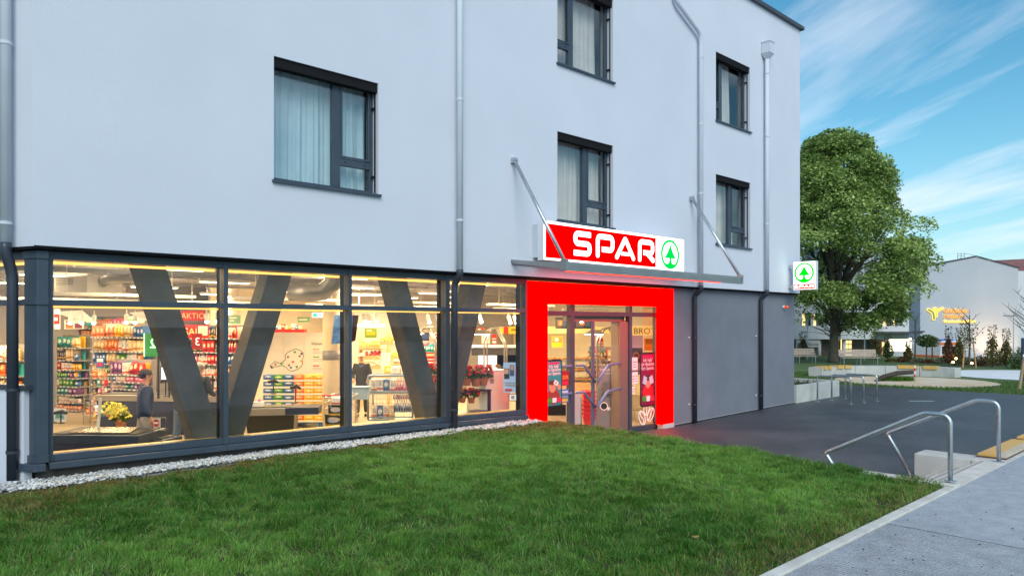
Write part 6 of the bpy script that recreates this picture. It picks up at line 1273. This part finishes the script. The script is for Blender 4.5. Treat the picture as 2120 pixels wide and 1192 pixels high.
for i in range(8): product('bottle','blue',Bm @ Matrix.Translation((.62+.058*i,.14,.42)),(.055,.055,.30),'blue bottle with dark cap on the lower shelf of the cage cart','blue bottles in the cage cart')
for i in range(8): product('jar','purple',Bm @ Matrix.Translation((.60+.058*i,.16,.73)),(.05,.05,.10),'purple capped bottle top above the blue bottles in the cage cart','purple caps in the cage cart')
for i in range(4): product('bag',['white','blue','white','beige'][i],Bm @ Matrix.Translation((.12+.14*i,.2,.26)),(.16,.2,.32),'%s bag on the cage cart floor, %s from left' % (['white','blue','white','beige'][i],['first','second','third','fourth'][i]),'bags in the cage cart')
for i,(px,py) in enumerate(((797,778),(812,779),(833,779))): product('carton','yellow' if i==0 else 'white',Matrix.Translation(at(px+8,py,19)) @ Matrix.Rotation(FACE,4,'Z'),(.24 if i else .18,.3,.26),'%s display carton behind the cage cart' % ['yellow edged','white middle','white right hand'][i],'display cartons behind the cage cart')
# shopping cart at pane 2 right
sc_ = thing('shopping_cart', 'grey wire shopping cart with full bags by the second window frame', 'shopping cart', gp(672,15.0,0), FACE); w = .50; c = MB()
for z in (.42,.55,.68,.81,.94,1.04): c.tube([(0,0,z),(w,0,z),(w,.85,z),(0,.85,z),(0,0,z)],.006 if z < 1 else .014,5)
for i in range(8): c.tube([(w*i/7,0,.42),(w*i/7,0,1.04)],.005,4); c.tube([(w,.85*i/7,.42),(w,.85*i/7,1.04)],.005,4)
c.build('basket_wire', m_steel, sc_); c = MB()
for x in (.03,w-.03): c.tube([(x,.1,.05),(x,.75,.3),(x,.8,1.0)],.014,6); c.tube([(x,.75,.3),(x,.8,.06)],.012,5)
c.build('cart_frame', m_steel, sc_); MB().tube([(-.03,-.06,1.09),(w+.03,-.06,1.09)],.018,8).build('push_bar', red_, sc_)
for x in (.03,w-.03):
    for y in (.1,.78): MB().tube([(x-.012,y,.05),(x+.012,y,.05)],.05,10).build('wheel', m_black, sc_)
for i,(px,py,s,l) in enumerate(((697,862,.34,'dark grey bag in the lower part of the shopping cart'),(693,886,.40,'black bag under the shopping cart'),(699,838,.26,'pale crumpled bag at the top of the shopping cart'))): product('bag',['dark','dark','white'][i],Matrix.Translation(at(px,py,14.8)) @ Matrix.Rotation(FACE,4,'Z'),(s,s*.8,s*.7),l,None)
bx = thing('storage_box', 'pale blue plastic box hanging on the cage cart front', 'box', at(729,827,16.9), FACE); MB().hexa([(.02,0,0),(.34,0,0),(.34,.3,0),(.02,.3,0),(0,0,.27),(.37,0,.27),(.37,.3,.27),(0,.3,.27)]).build('box_body', mat('box_blue',(.25,.38,.52),.5), bx); MB().box(-.02,.39,-.02,.32,.271,.295).build('box_rim', m_cage, bx)
# baskets, hygiene stand, gate pillar near the doors
bs = thing('basket_stack', 'stack of red shopping baskets on a wheeled base inside the doors', 'basket stack', gp(1208,17.3,0), FACE); bs.scale = (.85,.85,1.0); m_bask = mat('basket_red',(.50,.012,.02),.4)
for i in range(7): MB().hexa([(.05,.05,.15+.10*i),(.29,.05,.15+.10*i),(.29,.4,.15+.10*i),(.05,.4,.15+.10*i),(.0,.0,.35+.10*i),(.34,.0,.35+.10*i),(.34,.46,.35+.10*i),(.0,.46,.35+.10*i)]).build('basket', m_bask, bs); MB().box(-.015,.355,-.015,.475,.335+.10*i,.36+.10*i).build('basket_rim', m_bask, bs)
MB().box(0,.34,.0,.46,.10,.135).build('trolley_base', m_rim, bs); [MB().tube([(x,.03,.05),(x+.03,.03,.05)],.05,10).build('wheel', m_black, bs) for x in (.02,.28)]
hy = thing('hygiene_station', 'grey hygiene station stand with dispenser and round waste opening inside the doors', 'dispenser stand', gp(1237,17.4,0), FACE); hy.scale = (1.16,1,.97); m_hy = mat('hygiene_grey',(.20,.195,.185),.5)
MB().hexa([(-.06,0,0),(.30,0,0),(.34,.28,0),(-.02,.28,0),(.03,.0,1.62),(.36,.0,1.62),(.40,.28,1.62),(.07,.28,1.62)]).build('stand_body', m_hy, hy); MB().box(.12,.24,-.10,-.002,.98,1.20).build('dispenser', mat('dispenser_grey',(.12,.12,.12),.4), hy); MB().box(.10,.26,-.12,-.002,.94,.965).build('drip_tray', m_rim, hy)
link('waste_ring', flat('d',[ell(.13,.62,.085,.10,24),ell(.13,.62,.065,.078,24)],.01), wht, hy, (0,-.008,0)); link('waste_hole', flat('d',[ell(.13,.62,.065,.078,24)],.004), m_black, hy, (0,-.004,0))
link('lettering', text_mesh('HYGIENE', .085, .002, sx=.9), wht, hy, (.05,-.003,1.48)); link('lettering', text_mesh('STATION', .055, .002, sx=.9), wht, hy, (.09,-.003,1.40)); MB().box(.2,.26,-.004,-.001,.52,.60).build('pictogram', wht, hy)
gb = thing('gate_pillar', 'rounded grey entrance gate pillar inside the doors', 'gate', gp(1172,16.7,0), FACE); gb.scale = (1.12,1,1.02); o = flat('gate_body', [[(0,0),(.30,0),(.30,.95),(.22,1.0),(.10,.92),(.0,.80)]], .10); link('gate_body', o, mat('gate_grey',(.45,.46,.50),.4), gb); MB().box(.29,.315,-.06,.06,.1,.85).build('gate_trim', m_rim, gb)
# door posters (flat prints on the panes)
def door_poster(x0, x1, z0, z1, y, bg1, label, people):
    w, h = x1-x0, z1-z0; t = thing('door_poster', label, 'poster', (x0,y,z0), 0)
    link('poster_sheet', flat('d',[rrect(0,w,0,h,.07)],.006), blk, t); link('print', flat('d',[rrect(.03,w-.03,.04,h-.04,.05)],.003), bg1, t, (0,-.006,0))
    MB().box(.10,w-.10,-.0105,-.0085,h*.90,h*.945).build('print', mag, t); k = w/.62
    for i, s in enumerate(("Ich hab'","ein Händchen","fürs Sparen.")):
        me = text_mesh(s, .125*k, .002, 'CENTER'); ww = max(v.co.x for v in me.vertices)*2; me.transform(Matrix.Diagonal((min(1,(w-.1)/ww),1,1,1))); link('lettering', me, wht, t, (w/2,-.0105,h*(.83-.075*i)))
    if people:
        for nm, q, m, dy in (('print',[ell(w*.45,h*.22,w*.40,h*.16)],c_('jacket','8A3C30'),-.0100),('print',[ell(w*.40,h*.43,w*.20,h*.12)],skin,-.0125),('print',[ell(w*.40,h*.52,w*.22,h*.05)],c_('hair','5A3A28'),-.015),('print',[[(w*.45,h*.50),(w*.68,h*.44),(w*.76,h*.52),(w*.54,h*.58)]],wht,-.0175),('print',[ell(w*.78,h*.42,w*.10,h*.06)],skin,-.0175),('print',[ell(w*.6,h*.51,w*.05,h*.018)],org,-.020)): link(nm, flat('d',q,.002), m, t, (0,dy,0))
    else:
        for nm, q, m, dy in (('print',[ell(w*.5,h*.28,w*.34,h*.14)],red_,-.0100),('print',[ell(w*.5,h*.45,w*.17,h*.11)],skin,-.0125),('print',[ell(w*.5,h*.53,w*.20,h*.05)],c_('hair2','3A2420'),-.015),('print',[[(w*.12,h*.44),(w*.36,h*.40),(w*.44,h*.54),(w*.22,h*.58)]],c_('cardblue','A8C8D8'),-.0175),('print',[[(w*.88,h*.44),(w*.64,h*.40),(w*.56,h*.54),(w*.78,h*.58)]],c_('cardblue','A8C8D8'),-.0175)): link(nm, flat('d',q,.002), m, t, (0,dy,0))
    for i, m in enumerate((grn, wht, c_('pinkred','D02A55'))): link('print_badge', flat('d',[rrect(w*(.10+.28*i),w*(.34+.28*i),h*.10,h*.20,.02)],.002), m, t, (0,-.022,0))
    return t
door_poster(10.985,11.50,.80,2.02-.22,.255,tel,'rounded teal poster of a person holding up one card, left of the doors',True)
door_poster(14.33,14.93,.55,1.86,.325,c_('deepmagenta','7A1040'),"rounded magenta poster with a person holding two cards, right of the doors",False)
poster_in = lambda x0,x1,z0,z1,y,base,pr,lab,tx=(): None
def wposter(x0,x1,z0,z1,y,base,pr,lab,tx=()):
    t = thing('pane_notice', lab, 'notice', (x0,y,z0), 0); w, h = x1-x0, z1-z0; MB().box(0,w,0,.004,0,h).build('sheet', base, t)
    for i,(a,b,c,e,m) in enumerate(pr): MB().box(a*w,b*w,-.003-.001*i,-.001*(i+1),c*h,e*h).build('print', m, t)
    for s,fx_,fz_,hh,m in tx: link('lettering', text_mesh(s,hh*h/.7,.001), m, t, (fx_*w,-.003-.001*len(pr),fz_*h))
wposter(11.56,11.85,1.22,1.53,.375,c_('wine','8E1232'),[(.1,.9,.08,.3,c_('wine2','B8203E'))],'dark red notice reading -25% on the left side pane',[('-25%',.14,.45,.26,yel)])
wposter(11.56,11.85,.86,1.14,.375,blu,[(.1,.9,.35,.9,c_('paleblue','B8D0E0')),(.15,.85,.08,.3,yel)],'blue and yellow notice below the red one on the left side pane')
for i,(a,b,c,d_) in enumerate(((14.08,14.30,1.45,1.75),(14.08,14.19,1.12,1.40),(14.20,14.31,1.12,1.40),(14.08,14.19,.88,1.06))): wposter(a,b,c,d_,.375,wht,[(.15,.85,.6,.68,gry),(.15,.7,.4,.46,[gry,red_,blu,grn][i]),(.15,.8,.2,.26,gry)],'white %s notice sheet on the right side pane' % ['large upper','small left','small right','lowest'][i])
nb = thing('bean_sticker', 'white outline sticker of three coffee beans at the foot of the right side pane', 'sticker', (14.28,.36,.12), 0)
for i,(x,z,a) in enumerate(((.18,.17,.5),(.36,.40,-.2),(.52,.22,-.7))):
    R2 = lambda p: (x+p[0]*math.cos(a)-p[1]*math.sin(a), z+p[0]*math.sin(a)+p[1]*math.cos(a)); o = [R2(p) for p in ell(0,0,.12,.19,24)]; o2 = [R2(p) for p in ell(0,0,.098,.168,24)]
    link('bean_outline', flat('d',[o,o2],.003), mat('sticker_white',(.85,.85,.85),.5,emit=.15), nb, (0,-.002*i,0)); link('bean_line', flat('d',[[R2(p) for p in stroke([(0,-.16),(.03,-.05),(-.03,.05),(0,.16)],.02,.1)]],.003), MATS['sticker_white'], nb, (0,-.002*i,0))

# wire racks and impulse shelves by the checkouts
def wire_rack(px, d, label, ht, seed):
    t = thing('wire_rack', label, 'rack', gp(px,d,0), FACE); r_ = random.Random(seed); c = MB(); w = .34
    for x in (0,w): c.tube([(x,0,0),(x,0,ht)],.012,5); c.tube([(x,.3,0),(x,.3,ht)],.012,5)
    z = .25
    while z < ht: c.tube([(0,0,z),(w,0,z),(w,.3,z),(0,.3,z),(0,0,z)],.006,4); c.tube([(0,0,z+.06),(w,0,z+.06)],.004,4); z += .2
    for i in range(1,6): c.tube([(w*i/6,.3,.1),(w*i/6,.3,ht)],.004,4)
    c.build('wire_frame', m_rim, t); z = .25; B_ = Matrix.Translation(gp(px,d,0)) @ Matrix.Rotation(FACE,4,'Z'); row = 0
    while z < ht-.1:
        for i in range(3):
            cl = r_.choice(list(PAL)); product(r_.choice(['carton','bag','jar']),cl,B_ @ Matrix.Translation((.06+.11*i,.14,z+.004)),(.09,.14,.15),'%s pack on tier %s of the %s' % (cl, ['one','two','three','four','five','six','seven'][row], label.split(',')[0]), 'packs on the wire racks')
        z += .2; row += 1
wire_rack(186,17.6,'tall wire rack, left of the long checkout',1.55,1); wire_rack(173,18.6,'low wire rack, beside the left grocery shelf',.75,2)
shelf_unit('low candy shelf standing behind the long checkout belt','the candy shelf',222,18.4,1.25,[1.30,1.12,.94,.76],31,['carton','bag','carton'],[['purple','blue','white','red'],['blue','dark','white','pink'],['white','purple','teal','red'],['blue','dark','purple']],depth=.3)
for i in range(7): product('bag',['white','green','beige','yellow','white','red','blue'][i],Matrix.Translation(at(205+8*i,858+3*(i%2),15.6)) @ Matrix.Rotation(FACE+.2*i,4,'Z'),(.16,.14,.20),'%s bag on the floor display below the long checkout, %s from left' % (['white','green','beige','yellow','clear white','red','blue'][i],['first','second','third','fourth','fifth','sixth','seventh'][i]),'bags below the long checkout')

shelf_unit('high wall shelf of boxes running behind the long gondola','the high wall shelf',118,23.2,3.1,[2.42,2.10],41,['carton','carton','jar'],[['white','blue','pink','beige','orange','teal'],['white','green','salmon','blue','yellow','purple']])
# ------------------------------------------------------------------ people in the shop
def skin_mesh(V, E, R, sub=2):
    me = bpy.data.meshes.new('figure'); me.from_pydata(V, E, []); bm = bmesh.new(); bm.from_mesh(me); ly = bm.verts.layers.skin.verify(); bm.verts.ensure_lookup_table()
    for v, r in zip(bm.verts, R): v[ly].radius = r if isinstance(r, tuple) else (r, r); v[ly].use_root = (v.index == 0)
    bm.to_mesh(me); bm.free(); o = bpy.data.objects.new('figure', me); COL.objects.link(o); o.modifiers.new('s','SKIN').use_smooth_shade = True; s = o.modifiers.new('d','SUBSURF'); s.levels = sub
    dg_ = bpy.context.evaluated_depsgraph_get(); m2 = bpy.data.meshes.new_from_object(o.evaluated_get(dg_)); bpy.data.objects.remove(o); return m2
m_skin = mat('skin_tone',(.50,.27,.18),.5,var=.06)
def person(label, loc, rotz, top, legs, hair, hairkind='hair', arms='down', stride=.10, top2=None, lean=0.0):
    t = thing('person', label, 'person', loc, rotz); L = lean
    j = {'pel':(0,0,.95),'sp':(0,-.01-L*.4,1.12),'ch':(0,-.02-L,1.32),'nk':(0,-.02-L*1.3,1.47),'hd0':(0,-.035-L*1.4,1.555),'hd1':(0,-.04-L*1.5,1.64),'hd2':(0,-.03-L*1.5,1.72)}
    A = {}
    for s, n in ((-1,'l'),(1,'r')):
        A[n] = [(s*.175,-.015-L,1.41)]+({'down':[(s*.235,.03-L,1.13),(s*.235,-.06-L,.90)],'fwd':[(s*.25,-.04-L,1.15),(s*.17,-.28-L,1.05)],'cart':[(s*.24,-.05-L,1.15),(s*.20,-.30-L,1.04)]}[arms])
    lg = {n: [(s*.095,0,.90),(s*.10,-.02+s*stride*.5,.50),(s*.105,.03+s*stride,.09),(s*.11,-.12+s*stride,.045)] for s, n in ((-1,'l'),(1,'r'))}
    V = [j['pel'],j['sp'],j['ch'],j['nk'],j['hd0'],j['hd1'],j['hd2']]; E = [(0,1),(1,2),(2,3),(3,4),(4,5),(5,6)]; R = [(.145,.105),(.135,.10),(.165,.105),.046,.050,.082,.060]
    for n in 'lr':
        b = len(V); V += A[n]; R += [.062,.045,.030]; E += [(2,b),(b,b+1),(b+1,b+2)]
    for n in 'lr':
        b = len(V); V += lg[n]; R += [.085,.058,.042,.035]; E += [(0,b),(b,b+1),(b+1,b+2),(b+2,b+3)]
    b = len(V); V += [(0,-.125-L*1.5,1.625)]; R += [.016]; E += [(5,b)]          # nose
    link('body', skin_mesh(V,E,R), m_skin, t)
    ex = MB()
    for n, s in (('l',-1),('r',1)):                                                # hands: palm, four fingers, thumb
        w = Vector(A[n][2]); d = (w-Vector(A[n][1])).normalized(); sd = d.cross(Vector((s,0,.2))).normalized()
        ex.tube([w-d*.02,w+d*.045,w+d*.085],[.028,.036,.032],8)
        for i, ln in enumerate((.062,.075,.070,.055)): q = w+d*.08+sd*(.024-.016*i); ex.tube([q,q+d*ln*.55,q+d*ln+Vector((-s*.018,0,-.01))],[.0095,.009,.007],6)
        q = w+d*.03+sd*.03; ex.tube([q,q+sd*.03+d*.03,q+sd*.032+d*.06],[.011,.010,.007],6)
    ex.build('hands', m_skin, t, smooth=True)
    hy_ = -.04-L*1.5
    fc = MB(); [fc.lathe([(.003,-.007),(.010,0),(.003,.007)],8,(s*.034,hy_-.083,1.645)) for s in (-1,1)]; fc.build('eyes', mat('eye_dark',(.02,.015,.012),.3), t)
    MB().tube([(-.025,hy_-.080,1.578),(0,hy_-.088,1.576),(.025,hy_-.080,1.578)],.006,6).build('mouth', mat('lip_tone',(.35,.12,.10),.5), t)
    er = MB(); [er.lathe([(.006,-.03),(.014,0),(.006,.03)],8,(s*.088,hy_+.01,1.63)) for s in (-1,1)]; er.build('ears', m_skin, t)
    # jacket
    V = [(0,.0,.80),j['sp'],j['ch'],(0,-.018-L*1.2,1.44),(0,-.03-L*1.3,1.50)]; E = [(0,1),(1,2),(2,3),(3,4)]; R = [(.20,.155),(.185,.145),(.195,.14),(.10,.09),(.072,.07)]
    for n in 'lr':
        b = len(V); V += [A[n][0],A[n][1],tuple(Vector(A[n][1]).lerp(Vector(A[n][2]),.92))]; R += [.085,.066,.05]; E += [(2,b),(b,b+1),(b+1,b+2)]
    link('jacket', skin_mesh(V,E,R), top, t)
    MB().tube([(-.05,-.115-L,1.42),(0,-.135-L,1.38),(.05,-.115-L,1.42)],.012,6).build('collar', top2 or top, t)
    V = [(0,0,.92)]; E = []; R = [(.10,.085)]
    for n in 'lr':
        b = len(V); q = lg[n]; V += [q[0],q[1],(q[2][0],q[2][1],.10)]; R += [.105,.075,.06]; E += [(0,b),(b,b+1),(b+1,b+2)]
    link('trousers', skin_mesh(V,E,R), legs, t)
    sh = MB(); [sh.tube([Vector(lg[n][2])+Vector((0,.05,-.045)),Vector(lg[n][2])+Vector((0,-.05,-.035)),Vector(lg[n][3])+Vector((0,-.05,-.01))],[.042,.05,.03],9) for n in 'lr']; sh.build('shoes', m_black, t, smooth=True)
    hm = MB(); n = 14; pr = []
    for i in range(7):
        a = PI/2*i/6; pr.append((.098*math.cos(a)+.001, .085*math.sin(a)))
    hm.lathe([(.096,-.012 if hairkind == 'hair' else -.005)]+pr, n, (0,hy_+.014,1.672))
    if hairkind == 'hair': hm.tube([(0,hy_+.05,1.60),(0,hy_+.075,1.66),(0,hy_+.05,1.73)],[.055,.072,.05],10)
    hm.build('hair' if hairkind == 'hair' else 'cap_crown', hair, t, smooth=True)
    if hairkind == 'cap': MB().hexa([(-.075,hy_-.175,1.668),(.075,hy_-.175,1.668),(.09,hy_-.06,1.680),(-.09,hy_-.06,1.680),(-.075,hy_-.175,1.676),(.075,hy_-.175,1.676),(.09,hy_-.06,1.692),(-.09,hy_-.06,1.692)]).build('cap_peak', hair, t)
    return t
m_navyj = mat('navy_jacket',(.02,.035,.09),.8,var=.15,vscale=8); m_beige = mat('beige_trousers',(.45,.38,.33),.9,var=.08,vscale=8); m_jean = mat('blue_jeans',(.10,.15,.24),.9,var=.15,vscale=9); m_dkgr = mat('dark_green_jacket',(.02,.045,.055),.8,var=.15); m_char = mat('charcoal_jacket',(.03,.035,.045),.8,var=.15); m_ghair = mat('grey_hair',(.35,.34,.33),.8); m_cap = mat('pale_cap',(.55,.50,.43),.8); m_dhair = mat('dark_hair',(.03,.03,.045),.7)
person('customer in a navy jacket and pale trousers walking past the long checkout', gp(299,12.9,0), FACE+2.2, m_navyj, m_beige, m_dhair, stride=.16)
person('person in a dark green jacket and jeans standing behind the first slanted column', gp(376,14.2,0), FACE+PI*.8, m_dkgr, m_jean, m_dhair, arms='fwd')
person('grey haired person in beige trousers right of the first slanted column', gp(412,15.2,0), FACE+PI*.9, m_char, m_beige, m_ghair, arms='fwd')
person('man in a pale cap and charcoal jacket standing behind the cage cart', gp(749,20.2,0), FACE+.1, m_char, m_char, m_cap, 'cap', 'cart', top2=mat('blue_shirt',(.12,.22,.40),.8))
